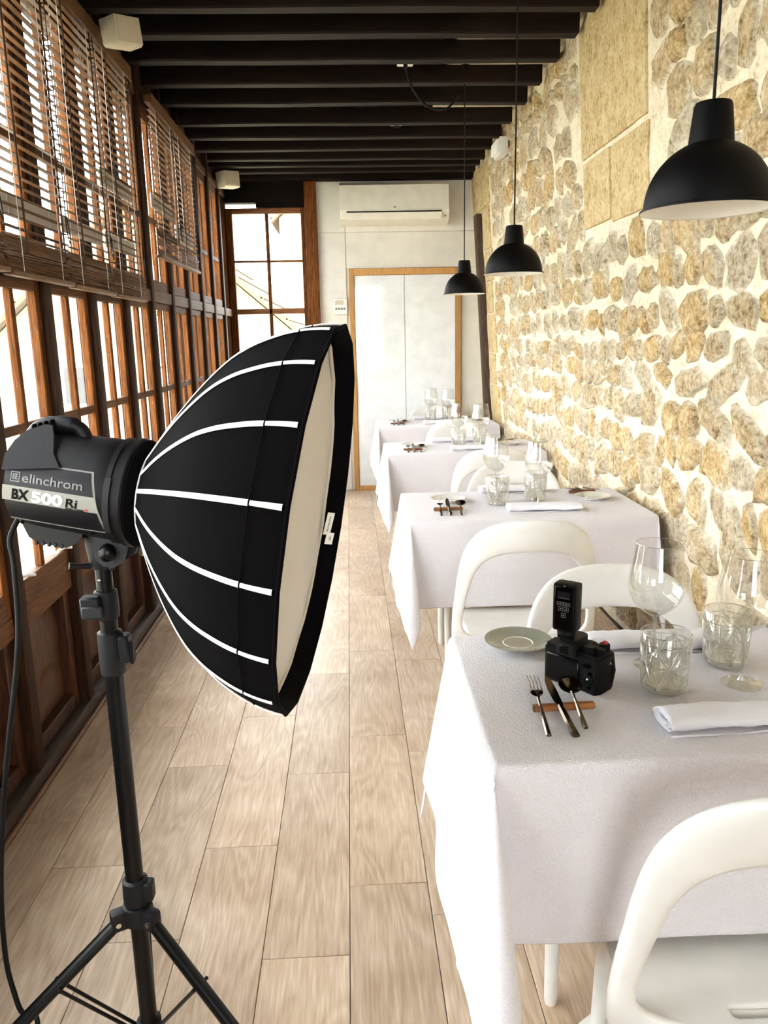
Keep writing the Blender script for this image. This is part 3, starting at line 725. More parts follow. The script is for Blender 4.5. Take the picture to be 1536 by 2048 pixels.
# ================================================================= TABLES
TX, TW, TD, TH = .240, 1.035, .62, .75
def drape(seed, hang=.370, fl=.17, ff=.05, W_=TW, D_=TD, tip=1.0, hl=None):
    rg = random.Random(seed)
    ph = rg.random()*20
    pathA = [(ff, 0), (.20, -.06), (.40*tip, -.06), (.45*tip, .03), (.34, .11), (.16, .14), (0, fl)]
    pathB = [(ff, 0), (.06, .07), (.07, .13), (.02, .15), (-.03, .15), (-.03, .16), (0, fl)]
    def cornerdir(path, t):
        P = catmull([(a, b_, 0) for a, b_ in path], 48); return P[min(48, max(0, int(round(t*48))))]
    ca, cb = [catmull([(a, b_, 0) for a, b_ in p], 60) for p in (pathA, pathB)]
    cr = catmull([(ff, 0, 0), (.16, 0, 0), (.24, .02, 0), (.20, .03, 0), (.08, .03, 0), (.03, .03, 0), (0, .02, 0)], 60)
    step = .0175; hl = hl or hang
    nu = int((W_+2*hang)/step); nv = int((D_+2*hang)/step)
    us = sorted(set([0, W_]+[-hl+(W_+hl+hang)*i/nu for i in range(nu+1)])); vs = sorted(set([0, D_]+[-hang+(D_+2*hang)*i/nv for i in range(nv+1)]))
    ed = .006
    V = []
    for u in us:
        for v in vs:
            du = -u if u < 0 else (u-W_ if u > W_ else 0); su = -1 if u < 0 else 1
            dv = -v if v < 0 else (v-D_ if v > D_ else 0); sv = -1 if v < 0 else 1
            x = min(max(u, 0), W_); y = min(max(v, 0), D_); z = 0
            if du == 0 and dv == 0:
                z = .0012*noise.noise(Vector((u*3+ph, v*3, 0)))
            elif dv > 0 and du == 0:
                a = ff+.035*noise.noise(Vector((u*3.1+ph, sv*3, 0)))*min(1, dv/.2)
                if su: pass
                y += sv*(ed+dv*a); z = -dv*math.sqrt(1-a*a)
            elif du > 0 and dv == 0:
                f_ = fl if su < 0 else .012
                a = f_+(.05 if su < 0 else .0)*noise.noise(Vector((v*4+ph, su*3, 7)))*min(1, du/.2)
                x += su*(ed*.6+du*a); z = -du*math.sqrt(1-a*a)
            else:
                r_ = math.hypot(du, dv); th = math.atan2(du, dv)/(PI/2)   # 0 = front/back face, 1 = side face
                path = (ca if sv < 0 else cb) if su < 0 else cr
                d = path[min(60, int(round(th*60)))]
                L = math.sqrt(1+d.x*d.x+d.y*d.y); rr = r_
                # soften very long tip
                y += sv*(ed+rr*d.x/L); x += su*(ed*.6+rr*d.y/L); z = -rr/L
                if su > 0: x = min(x, W_+.012)
            V.append((x, y, z))
    m = len(vs)
    F = [(i*m+j, (i+1)*m+j, (i+1)*m+j+1, i*m+j+1) for i in range(len(us)-1) for j in range(m-1)]
    return MB().add(V, F)
def table(y, seed, which, plate_disc=False, **kw):
    t = thing('dining_table', f'white dining table under the pale linen cloth, {which}', 'table', (TX, y, 0), 0, 'row of dining tables')
    part('tabletop', MB().box(.006, TW-.006, .006, TD-.006, TH-.030, TH-.003, .004), 'table_white', t)
    for x in (.18, TW-.18):
        for yy in (.24, TD-.10):
            part('leg', MB().lathe([(.021, TH-.03), (.017, .25), (.015, .012), (.013, 0), (.001, 0)], 18, c=(x, yy, 0)), 'table_white', t)
    part('apron', MB().box(.12, TW-.12, .22, TD-.08, TH-.085, TH-.03, .004), 'table_white', t)
    if plate_disc:
        part('base_plate', MB().lathe([(.001, .024), (.235, .022), (.258, .014), (.262, .006), (.26, 0), (.001, 0)], 48, c=(.385, -.035, 0)), 'table_white', t, 'round white plate on the floor')
    c = drape(seed, **kw).mesh('tablecloth', 'table_linen', True, 80)
    o = link('tablecloth', c, None, (TX, y, TH)); tag(o, f'pale greyish linen tablecloth hanging in corner folds, {which}', 'tablecloth', 'linen tablecloths')
    sm = o.modifiers.new('thickness', 'SOLIDIFY'); sm.thickness = .0018; sm.offset = 1
    sb = o.modifiers.new('smooth', 'SUBSURF'); sb.levels = 1; sb.render_levels = 1
    return t
TY = [1.262, 3.162, 5.07, 6.72]
WH = ['nearest table with the camera on it', 'second table from the front', 'third table from the front', 'farthest table by the glossy door']
table(TY[0], 1, WH[0], True, fl=.17, tip=1.0, hang=.358, hl=.41); table(TY[1], 2, WH[1], fl=.17, tip=.9); table(TY[2], 3, WH[2], tip=1.1); table(TY[3], 4, WH[3])

# ================================================================= CHAIRS
def make_chair():
    t = link('dining_chair', None)
    OUT = [(0, .852), (.075, .848), (.145, .832), (.20, .795), (.237, .735), (.256, .655), (.266, .56), (.274, .47), (.276, .39), (.264, .325), (.20, .295), (.10, .288), (0, .288)]
    INN = [(0, .728), (.075, .724), (.135, .708), (.178, .675), (.203, .628), (.218, .568), (.230, .505), (.238, .440), (.230, .402), (.197, .378), (.14, .368), (.07, .365), (0, .365)]
    n = 36
    def loop(P):
        a = catmull([(x, z, 0) for x, z in P], n); full = [(p.x, p.y) for p in a]+[(-p.x, p.y) for p in a[-2:0:-1]]; return full
    O, I = loop(OUT), loop(INN); m = len(O); k = 14; V = []
    def ysurf(x, z): return .055*(x/.27)**2 - .16*(z-.42) + .05*max(0, (.42-z)/.1)**2*.3
    th = .0135
    for (ox, oz), (ix, iz) in zip(O, I):
        for j in range(k):
            a = 2*PI*j/k; c, s = math.cos(a), math.sin(a)
            # superellipse section
            cc = math.copysign(abs(c)**.5, c); ss = math.copysign(abs(s)**.7, s)
            f = .5+.5*cc
            x = ix+(ox-ix)*f; z = iz+(oz-iz)*f
            V.append((x, ysurf(x, z)+ss*th, z))
    F = [(i*k+j, i*k+(j+1) % k, ((i+1) % m)*k+(j+1) % k, ((i+1) % m)*k+j) for i in range(m) for j in range(k)]
    part('backrest', MB().add(V, F), 'chair_plastic', t, 'arched backrest with a large open centre', ang=60)
    # seat: dished plate with a grip slot at the rear
    bm = bmesh.new(); nx, ny = 44, 40; vs = {}
    for i in range(nx+1):
        for j in range(ny+1):
            u = -1+2*i/nx; v = j/ny
            # square -> rounded square
            a, b_ = u, 2*v-1
            sx = a*math.sqrt(1-b_*b_*(.22 if b_ > 0 else .05)); sy = b_*math.sqrt(1-a*a*(.22 if b_ > 0 else .05))
            wdt = .226-.004*v
            x = sx*wdt/.985; y = -.004+(sy+1)/2*.447
            z = .372-.014*(1-a*a)*(1-(b_*.9)**2)-.02*max(0, (v-.86)/.14)**2-.022*max(0, (abs(a)-.9)/.1)**2
            vs[i, j] = bm.verts.new((x, y, z))
    for i in range(nx):
        for j in range(ny):
            cx = (vs[i, j].co.x+vs[i+1, j+1].co.x)/2; cy = (vs[i, j].co.y+vs[i+1, j+1].co.y)/2
            if abs(cx) < .062 and   .040 < cy < .064: continue
            bm.faces.new((vs[i, j], vs[i+1, j], vs[i+1, j+1], vs[i, j+1]))
    bmesh.ops.recalc_face_normals(bm, faces=bm.faces)
    me = bpy.data.meshes.new('seat'); bm.to_mesh(me); bm.free(); me.materials.append(MATS['chair_plastic'])
    me.polygons.foreach_set('use_smooth', [True]*len(me.polygons))
    o = link('seat', me, t); md = o.modifiers.new('thick', 'SOLIDIFY'); md.thickness = .016; md.offset = -1
    md = o.modifiers.new('sub', 'SUBSURF'); md.levels = 1; md.render_levels = 1
    part('seat_frame', MB().tube([(-.20, .06, .345), (-.195, .38, .340), (.195, .38, .340), (.20, .06, .345)], .016, 10, closed=True), 'chair_plastic', t)
    for s in (-1, 1):
        part('leg', MB().tube([(s*.172, .325, .355), (s*.180, .345, .2), (s*.186, .36, .012), (s*.186, .36, 0)], [.024, .021, .016, .013], 18), 'chair_plastic', t)
        part('leg', MB().tube([(s*.215, .02, .34), (s*.222, -.02, .2), (s*.228, -.06, .012), (s*.228, -.06, 0)], [.028, .023, .016, .013], 18), 'chair_plastic', t)
    return t
ch0 = make_chair()
chairs = [(.683, 1.045, 0, 'white plastic chair with open arched back, nearest, cut by the right edge'),
          (.730, 2.08, PI, 'white plastic chair behind the nearest table, partly hidden by the camera trigger'),
          (.640, 2.775, 0, 'white plastic chair pulled up to the front of the second table, fully visible back'),
          (.845, 4.02, PI, 'white plastic chair on the far side of the second table'),
          (.855, 4.62, 0, 'white plastic chair on the near side of the third table'),
          (.84, 5.98, PI, 'white plastic chair on the far side of the third table'),
          (.86, 6.36, 0, 'white plastic chair on the near side of the farthest table'),
          (.80, 7.58, PI, 'white plastic chair at the end wall behind the farthest table')]
for i, (x, y, rz, lb) in enumerate(chairs):
    o = ch0 if i == 0 else copy_tree(ch0)
    o.location = (x, y, 0); o.rotation_euler = (0, 0, rz); tag(o, lb, 'chair', 'white plastic dining chairs')

# ================================================================= TABLEWARE
TZ = TH+.0028
def make_wine():
    t = link('wine_glass', None)
    bowl = [(.0045, .118), (.012, .121), (.030, .133), (.049, .152), (.060, .176), (.0625, .196), (.060, .222), (.054, .256), (.0495, .289)]
    P = [(p.x, p.y) for p in catmull([(a, b_, 0) for a, b_ in bowl], 30)]
    part('bowl', MB().lathe(P, 40), 'wine_glass_mat', t, ang=80)
    part('rim', MB().lathe([(.0495, .2886), (.0501, .2894), (.0495, .2902), (.0489, .2894)], 40, closed=True), 'cut_glass', t)
    part('stem', MB().lathe([(.006, .121), (.0045, .110), (.0036, .085), (.0036, .040), (.0048, .018), (.009, .009)], 14), 'cut_glass', t)
    part('foot', MB().lathe([(.009, .009), (.022, .0045), (.040, .0024), (.0425, .0014), (.042, 0), (.001, 0)], 40), 'wine_glass_mat', t, ang=60)
    return t
def make_tumbler():
    t = link('tumbler', None); r0, r1, h = .0455, .0525, .128
    part('wall', MB().lathe([(r0-.004, 0), (r0, .003), (r0+.001, .012), (r1, h), (r1-.0008, h+.001), (r1-.0028, h), (r0-.003, .018), (.001, .016)], 48), 'tumbler_glass', t, ang=50)
    part('base', MB().lathe([(.001, .0005), (r0-.006, .0005), (r0-.003, .004), (r0-.004, .015), (.001, .015)], 40), 'cut_glass', t, 'thick glass bottom')
    part('rim', MB().lathe([(r1-.0004, h), (r1-.0014, h+.0012), (r1-.0026, h), (r1-.0014, h-.001)], 48, closed=True), 'cut_glass', t)
    # cut pattern: stars of eight spokes joined by long diagonals
    cp = MB()
    def P(a, z, o=0): r = r0+(r1-r0)*z/h+o; return (r*math.cos(a), r*math.sin(a), z)
    def ridge(a0, z0, a1, z1, w=.0014):
        s = 5; V = []; F = []
        da = (a1-a0)*.05; dz = z1-z0; L = math.hypot(da, dz); pa, pz = -dz/L*w/.05, da/L*w
        for i in range(s+1):
            q = i/s; a = a0+(a1-a0)*q; z = z0+(z1-z0)*q
            V += [P(a+pa, z+pz, .0001), P(a, z, .0020), P(a-pa, z-pz, .0001)]
        for i in range(s): F += [(i*3, i*3+1, i*3+4, i*3+3), (i*3+1, i*3+2, i*3+5, i*3+4)]
        cp.add(V, F)
    nst = 6; A = 2*PI/nst; zlo, zhi = .012, .113
    for zc_, sh in ((.062, 0), (.018, .5), (.107, .5)):
        for k in range(nst):
            ac_ = (k+sh)*A
            for q in range(6):
                an = PI*q/6; dz = .044*math.sin(an); da = A*.5*1.0*math.cos(an)
                t0, t1 = -1.0, 1.0
                if dz > 1e-6: t0 = max(t0, (zlo-zc_)/dz); t1 = min(t1, (zhi-zc_)/dz)
                elif not zlo <= zc_ <= zhi: continue
                if t1-t0 > .15: ridge(ac_+da*t0, zc_+dz*t0, ac_+da*t1, zc_+dz*t1)
    part('cut_pattern', cp, 'cut_ridge', t, 'raised star pattern cut into the glass', ang=20)
    return t
def make_plate(mat, r=.083):
    t = link('side_plate', None)
    part('plate', MB().lathe([(.001, .006), (.030, .006), (.044, .0065), (.058, .009), (r-.004, .016), (r, .0185), (r-.0015, .0195), (r-.006, .0185), (.060, .0115), (.046, .009), (.038, .0088), (.001, .0088)], 48), mat, t, ang=50)
    part('foot_ring', MB().lathe([(.036, .007), (.040, 0), (.043, 0), (.045, .007)], 48), mat, t)
    part('well_ring', MB().lathe([(.034, .0086), (.036, .0102), (.038, .0088)], 48), 'plate_white', t, 'pale ring in the well of the plate')
    if mat == 'plate_glaze': part('well', MB().lathe([(.001, .0092), (.0335, .0091)], 40), 'plate_well', t, 'brownish unglazed centre')
    return t
def make_fork():
    t = link('fork', None); mat = 'steel_cutlery'
    # handle from y=0 (end) to y=.2 (tines); rests on the bar at y~.115
    def zc(y): return .004+.0150*y/.115+(.003*math.sin((y-.13)/.08*PI) if y > .13 else 0)
    prof = [(.0, .0052), (.004, .0058), (.05, .0050), (.095, .0036), (.118, .0030), (.128, .0040), (.137, .0118), (.148, .0132)]
    b = MB(); P = catmull([(a, w, 0) for a, w in prof], 24); V = []
    for p in P:
        y, w = p.x, p.y; z = zc(y); h = .0036 if y < .1 else .0016
        V += [(-w, y, z-h*.3), (-w*.55, y, z+h*.7), (w*.55, y, z+h*.7), (w, y, z-h*.3), (w*.55, y, z-h), (-w*.55, y, z-h)]
    n = len(P); F = [(i*6+k, i*6+(k+1) % 6, (i+1)*6+(k+1) % 6, (i+1)*6+k) for i in range(n-1) for k in range(6)]+[tuple(range(6)), tuple((n-1)*6+k for k in range(6))]
    part('handle', b.add(V, F), mat, t)
    for x in (-.0108, -.0036, .0036, .0108):
        pts = [(x, y, zc(y)) for y in (.146, .165, .185, .204, .212)]
        part('tine', MB().tube(pts, [.0021, .0019, .0017, .0014, .0005], 7), mat, t)
    return t
def make_knife():
    t = link('knife', None)
    V = []; n = 0
    for y, w, h in ((0, .0075, .003), (.003, .0085, .0042), (.05, .0080, .0042), (.092, .0068, .0038), (.104, .0062, .0030)):
        z = .005+.0150*y/.115
        V += [(-w, y, z-h*.3), (-w*.5, y, z+h*.7), (w*.5, y, z+h*.7), (w, y, z-h*.3), (w*.5, y, z-h), (-w*.5, y, z-h)]; n += 1
    part('handle', MB().add(V, [(i*6+k, i*6+(k+1) % 6, (i+1)*6+(k+1) % 6, (i+1)*6+k) for i in range(n-1) for k in range(6)]+[tuple(range(6)), tuple((n-1)*6+k for k in range(6))]), 'steel_cutlery', t)
    pr = [(-.006, .103), (-.0098, .118), (-.0105, .16), (-.008, .19), (-.001, .214), (.006, .204), (.0075, .16), (.006, .103)]
    bl = MB().prism(pr, -.0009, .0009, 'Z'); bl.v = [(x, y, z+.005+.0150*y/.115+.0004) for x, y, z in bl.v]
    part('blade', bl, 'steel_cutlery', t)
    return t
def make_spoon():
    t = link('spoon', None)
    def zc(y): return .004+.0150*y/.115
    V = []; P = [(.0, .0050), (.004, .0058), (.05, .0048), (.095, .0034), (.125, .0028), (.144, .0040)]
    for y, w in P:
        z = zc(y); h = .0034 if y < .1 else .0018
        V += [(-w, y, z-h*.3), (-w*.55, y, z+h*.7), (w*.55, y, z+h*.7), (w, y, z-h*.3), (w*.55, y, z-h), (-w*.55, y, z-h)]
    n = len(P)
    part('handle', MB().add(V, [(i*6+k, i*6+(k+1) % 6, (i+1)*6+(k+1) % 6, (i+1)*6+k) for i in range(n-1) for k in range(6)]+[tuple(range(6)), tuple((n-1)*6+k for k in range(6))]), 'steel_cutlery', t)
    def fn(u, v):
        a = 2*PI*v; r_ = u; ex = .0245*r_*math.cos(a); ey = .033*r_*math.sin(a)
        return (ex, .169+ey, .0265+.18*ey-.009*(1-r_*r_))
    o = part('bowl', MB().grid(fn, 8, 32), 'steel_cutlery', t, ang=80); md = o.modifiers.new('t', 'SOLIDIFY'); md.thickness = .0014
    return t
def make_rest():
    t = link('cutlery_rest', None); part('bar', MB().box(-.064, .064, -.0075, .0075, 0, .0145, .0035), 'rest_wood', t)
    part('end_cap', MB().box(-.0645, -.060, -.0070, .0070, .0006, .0138, .002), 'dark_jamb_wood', t); return t
def make_napkin():
    t = link('napkin', None); L = .32
    def fn(u, v):
        y = 0; a = 2*PI*(2.55*v)+PI*.9; rr = .40+.60*v
        wob = .0022*noise.noise(Vector((u*9, a*1.3, 2)))+.0012*noise.noise(Vector((u*30, a*2, 5)))
        w = .047*(1+.10*noise.noise(Vector((u*4, 0, 9)))); h = .0165*(1+.25*noise.noise(Vector((u*3.5, 3, 9))))
        c, s = math.cos(a), math.sin(a)
        x = (u-.5)*L+.004*noise.noise(Vector((a, 1, 1)))
        yy = math.copysign(abs(c)**.75, c)*w*rr; zz = .0185+math.copysign(abs(s)**.8, s)*h*rr
        return (x, yy+wob+.006*math.sin(u*5), max(.0012, zz+wob))
    o = part('rolled_cloth', MB().grid(fn, 36, 90), 'napkin_linen', t, ang=85); md = o.modifiers.new('t', 'SOLIDIFY'); md.thickness = .0012
    o = part('hem', MB().grid(lambda u, v: ((u-.5)*L*1.01, -.047-.006*v*math.cos(u*4), .0035+.0015*math.sin(u*11+v)), 30, 2), 'napkin_linen', t, 'stitched hem'); md = o.modifiers.new('t', 'SOLIDIFY'); md.thickness = .0018
    return t
protos = dict(wine=make_wine(), tum=make_tumbler(), plate=make_plate('plate_white'), gplate=make_plate('plate_glaze'), fork=make_fork(), knife=make_knife(), spoon=make_spoon(), rest=make_rest(), nap=make_napkin())
usedp = set()
CAT = dict(wine='wine glass', tum='glass', plate='plate', gplate='plate', fork='fork', knife='knife', spoon='spoon', rest='cutlery rest', nap='napkin')
GRP = dict(wine='stemmed wine glasses', tum='cut glass tumblers', plate='side plates', gplate='side plates', fork='forks', knife='knives', spoon='spoons', rest='wooden cutlery rests', nap='rolled napkins')
def put(kind, x, y, rz, label, z=TZ):
    o = protos[kind] if kind not in usedp else copy_tree(protos[kind]); usedp.add(kind)
    o.location = (x, y, z); o.rotation_euler = (0, 0, rz); tag(o, label, CAT[kind], GRP[kind])
    if kind == 'spoon': o.scale = (1.0, .84, 1)
    return o
TN = ['the nearest table', 'the second table', 'the third table', 'the farthest table']
jit = random.Random(5)
for i, ty in enumerate(TY):
    n = TN[i]; jx = lambda s=.006: jit.uniform(-s, s)
    # place setting towards the camera (left) and the one towards the far side (right)
    xo = TX+.175; yo = ty+.195
    put('rest', xo+jx(), yo, R(2), f'wooden cutlery rest under the left-hand cutlery on {n}')
    if i == 0: fk, kn, sp = (-.056, -.106, R(-4)), (-.007, -.119, R(2)), (.020, -.090, R(-3))
    else: fk, kn, sp = (-.040, -.105, R(-4)), (.0, -.11, R(-2)), (.046, -.107, R(-6))
    put('fork', xo+fk[0], yo+fk[1], fk[2], f'steel fork leaning on the left-hand rest on {n}')
    put('knife', xo+kn[0], yo+kn[1], kn[2], f'steel knife leaning on the left-hand rest on {n}', TZ+(.001 if i == 0 else 0))
    put('spoon', xo+sp[0], yo+sp[1], sp[2], f'steel spoon leaning on the left-hand rest on {n}', TZ+(.003 if i == 0 else 0))
    xb = TX+.862; yb = ty+TD-.115
    put('rest', xb, yb, R(182), f'wooden cutlery rest under the right-hand cutlery near the wall on {n}')
    for kd, dx, a in (('fork', .04, 180), ('knife', 0, 178), ('spoon', -.050, 184)):
        put(kd, xb+dx, yb+.108, R(a+jx(3)), f'steel {kd} on the right-hand rest near the wall on {n}')
    if i == 0: put('gplate', .395, 1.800, 0, 'grey-green glazed side plate left of the camera on the nearest table')
    else: put('plate', TX+.195+jx(), ty+.385, 0, f'white side plate behind the left-hand cutlery on {n}')
    put('plate', TX+.87, ty+.355, 0, f'white side plate by the wall on {n}')
    dx = (0, .0, .09, .06)[i]
    put('tum', TX+.414+dx, ty+(.275, .30, .335, .315)[i], R(20), f'cut glass tumbler, left one of two on {n}')
    put('tum', TX+.603+dx*.7, ty+(.392, .37, .42, .42)[i], R(50), f'cut glass tumbler, right one of two on {n}')
    put('wine', TX+.437+dx, ty+(.398, .46, .462, .455)[i], 0, f'stemmed wine glass, left one of two on {n}')
    put('wine', TX+.589+dx*.7, ty+(.285, .25, .30, .28)[i], 0, f'stemmed wine glass, right one of two on {n}')
    put('nap', TX+(.505, .59, .585, .56)[i], ty+(.115, .145, .14, .14)[i], R((2, -1, 3, 1)[i]), f'white rolled napkin at the near edge of {n}')
    put('nap', TX+(.475, .535, .50, .50)[i], ty+(.508, .572, .575, .572)[i], R((-2, 1, -2, 0)[i]), f'white rolled napkin at the far side of {n}')

# ================================================================= PHOTO CAMERA WITH TRIGGER
cx = thing('photo_camera', 'black mirrorless camera standing with its lens towards the wall on the nearest table', 'camera', (.480, 1.582, TZ), R(-48.6))
# local frame: back face looks along -y, lens along +y, width along x
bp_ = [(-.066, -.028), (.034, -.030), (.062, -.034), (.070, -.020), (.070, .022), (.058, .036), (.034, .034), (.022, .020), (-.058, .020), (-.068, .010)]
bb_ = MB().prism(bp_, 0, .078, 'Z'); part('body', bb_, 'camera_black', cx, ang=30)
part('top_plate', MB().prism([(x*.96, y*.92) for x, y in bp_], .078, .086, 'Z'), 'camera_black', cx, ang=30)
part('grip', MB().tube([(.052, .022, .004), (.054, .026, .04), (.052, .024, .076)], [.018, .020, .018], 16), 'camera_black', cx)
part('viewfinder_hump', MB().prism([(-.028, -.030), (.012, -.030), (.010, .020), (.002, .028), (-.018, .028), (-.026, .020)], .078, .108, 'Z'), 'camera_black', cx, ang=30)
ey = part('eyecup', MB().box(-.030, .014, -.044, -.028, .072, .102, .006), 'rubber_black', cx); part('eyepiece', MB().box(-.020, .004, -.0455, -.043, .079, .096, .002), 'camera_gloss', ey)
part('screen', MB().box(-.060, .022, -.0335, -.028, .008, .066, .003), 'camera_gloss', cx, 'folded back screen')
for x, z, r_ in ((.046, .062, .0045), (.050, .046, .004), (.036, .060, .004), (.047, .012, .0035)): part('button', MB().lathe([(.0005, -.036), (r_, -.036), (r_, -.030)], 12, 'Y', (x, 0, z)), 'camera_gloss', cx)
dl = part('control_wheel', MB().lathe([(.0005, -.036), (.007, -.037), (.013, -.036), (.013, -.029)], 24, 'Y', (.046, 0, .030)), 'camera_black', cx); part('marking', MB().lathe([(.0005, -.0376), (.0022, -.0376), (.0022, -.0368)], 8, 'Y', (.046, 0, .034)), 'print_white', dl)
for x, y, r_, h in ((.036, -.012, .014, .013), (.056, -.004, .011, .010), (.052, .018, .012, .014)):
    part('top_dial', MB().lathe([(r_, .085), (r_, .086+h-.002), (r_-.002, .086+h), (.0005, .086+h)], 28, 'Z', (x, y, 0)), 'camera_black', cx, ang=30)
part('shutter_button', MB().lathe([(.0055, .097), (.0055, .1035), (.003, .105), (.0005, .105)], 16, 'Z', (.052, .020, 0)), 'print_red', cx, 'red shutter release button')
part('strap_lug', MB().tube([(.070, .0, .066), (.076, .0, .070), (.076, .006, .064), (.070, .006, .062)], .002, 6), 'chrome', cx)
part('strap_lug', MB().tube([(-.068, .0, .066), (-.074, .0, .070), (-.074, .006, .064), (-.068, .004, .062)], .002, 6), 'chrome', cx)
ln = part('lens', MB().lathe([(.0005, .018), (.034, .018), (.034, .028), (.031, .030), (.031, .038), (.0355, .040), (.0355, .066), (.034, .069), (.030, .070), (.028, .062), (.0005, .060)], 40, 'Y', (-.008, 0, .042)), 'camera_black', cx, ang=30)
for k in range(36):
    a = 2*PI*k/36
    if k % 2 == 0: part('ring_rib', MB().box(-.0015, .0015, .044, .058, .0350, .0372, 0).xf(Matrix.Translation((-.008, 0, .042)) @ Matrix.Rotation(a, 4, 'Y')), 'rubber_black', ln, smooth=False)
# radio trigger on the hot shoe
tr = thing('flash_trigger', 'tall black radio flash trigger on top of the camera, with outlined buttons', 'flash trigger', (.453, 1.584, TZ+.108), R(-38))
part('shoe', MB().box(-.015, .015, -.016, .016, 0, .010, .002), 'camera_black', tr)
part('lock_ring', MB().lathe([(.018, .006), (.020, .008), (.020, .014), (.018, .016), (.0005, .016)], 24), 'rubber_black', tr, ang=30)
part('housing', MB().box(-.0265, .0265, -.019, .019, .016, .122, .007), 'camera_black', tr)
part('face_plate', MB().box(-.021, .021, -.0205, -.018, .022, .116, .003), 'camera_gloss', tr)
def outline(x, z, w, h, tk=.0009):
    m = MB(); y0, y1 = -.0212, -.0204
    m.box(x-w, x+w, y0, y1, z+h-tk, z+h); m.box(x-w, x+w, y0, y1, z-h, z-h+tk); m.box(x-w, x-w+tk, y0, y1, z-h, z+h); m.box(x+w-tk, x+w, y0, y1, z-h, z+h)
    m.box(x-w*.35, x+w*.35, y0, y1, z-h*.3, z+h*.3); return m
for x, z, w, h in ((-.0105, .079, .0045, .0042), (0, .079, .0045, .0042), (.0105, .079, .0045, .0042), (-.0062, .0675, .0052, .0048), (.0062, .0675, .0052, .0048), (0, .054, .0050, .0052)):
    part('button_outline', outline(x, z, w, h), 'print_grey', tr, smooth=False)
dsp = part('display', MB().box(-.0145, .0145, -.0211, -.0203, .090, .106, 0), 'flash_panel', tr, smooth=False)
for i in range(6): part('display_mark', MB().box(-.012+i*.0042, -.010+i*.0042, -.0214, -.0210, .0915, .0935, 0), 'print_grey', dsp, smooth=False)
part('side_button', MB().box(.0262, .0278, -.004, .004, .080, .088, .0006), 'flash_plastic_grey', tr); part('side_button', MB().box(.0262, .0278, -.004, .004, .050, .058, .0006), 'flash_plastic_grey', tr)
part('status_led', MB().box(-.003, .003, -.0196, -.0186, .117, .1195, .0005), 'print_grey', tr)

# ================================================================= STUDIO FLASH, SOFTBOX, STAND
nx_ = Vector((math.cos(R(8.6))*math.cos(R(7.4)), -math.cos(R(8.6))*math.sin(R(7.4)), -math.sin(R(8.6))))
zz_ = Vector((0, 0, 1)); yy_ = zz_.cross(nx_).normalized(); zu_ = nx_.cross(yy_).normalized()
RIMC = Vector((-.061, 1.402, 1.178)); DEP, RR = .314, .350
ORG = RIMC-nx_*DEP                       # centre of the speed ring
def oriented(name, label, cat, k=1):
    o = link(name, None); m = Matrix((nx_*k, yy_, zu_)).transposed().to_4x4(); m.translation = ORG; o.matrix_world = m; return tag(o, label, cat)
sb = oriented('softbox', 'large round black softbox with white ribs and a recessed pale diffuser', 'softbox')
NR = 18; A0 = R(4.2)
prof = [(0, 1.0), (.06, .995), (.14, .982), (.24, .955), (.34, .915), (.44, .865), (.54, .795), (.63, .712), (.72, .615), (.80, .52), (.88, .415), (.95, .315), (1.0, .245)]
PR = [(p.x, p.y) for p in catmull([(a, b_, 0) for a, b_ in prof], 26)]
def prad(t): return float(np.interp(t, [p[0] for p in PR], [p[1] for p in PR]))
def rim_pt(k, t, r, off=0):
    # rib k: angle measured downwards from the side facing the camera (-y)
    a = A0+2*PI*k/NR
    rad = r*RR+off
    return Vector((DEP*(1-t), -rad*math.cos(a), -rad*math.sin(a)))
def panel_mesh(k):
    def fn(u, v):
        t, r = PR[int(round(u*26))]
        a, b_ = rim_pt(k, t, r), rim_pt(k+1, t, r)
        p = a.lerp(b_, v); n = Vector((0, p.y, p.z)).normalized()
        dent = math.sin(PI*v)*(.004*math.sin(PI*u)+.0015*noise.noise(Vector((k*3, u*9, v*3))))
        return (p+n*dent*(-1))[:]
    return MB().grid(fn, 26, 6)
for k in range(NR):
    part('fabric_panel', panel_mesh(k), 'black_fabric', sb, ang=70)
    rb = [rim_pt(k, t, prad(t), .0022) for t in np.linspace(.187, 1.0, 24)]
    rb2 = [rim_pt(k, t, prad(t), .0022) for t in np.linspace(.025, .179, 7)]
    def ribbon(P, w=.0048):
        a = A0+2*PI*k/NR; sd = Vector((0, math.sin(a), -math.cos(a))); out = Vector((0, -math.cos(a), -math.sin(a))); V = []
        for i, p in enumerate(P):
            ww = w*(.75+.25*(1-i/len(P)))
            V += [p-sd*ww-out*.0012, p-sd*ww*.5+out*.0014, p+sd*ww*.5+out*.0014, p+sd*ww-out*.0012]
        return MB().add([v[:] for v in V], [(i*4+j, i*4+j+1, i*4+j+5, i*4+j+4) for i in range(len(P)-1) for j in range(3)])
    part('rib_piping', ribbon(rb), 'piping_white', sb, 'white piping over the rib'); part('rib_piping', ribbon(rb2), 'piping_white', sb, 'white piping over the rib')
# seam line round the front pocket
sp_ = []
for k in range(NR):
    for j in range(6):
        p = rim_pt(k, .183, .972, .001).lerp(rim_pt(k+1, .183, .972, .001), j/6); sp_.append(p[:])
part('seam', MB().tube(sp_, .0012, 5, closed=True), 'black_fabric', sb)
rp_ = []
for k in range(NR):
    for j in range(6): rp_.append(rim_pt(k, .0, 1.0, 0).lerp(rim_pt(k+1, 0, 1.0, 0), j/6)[:])
part('front_edge', MB().tube(rp_, .0035, 8, closed=True), 'black_fabric', sb)
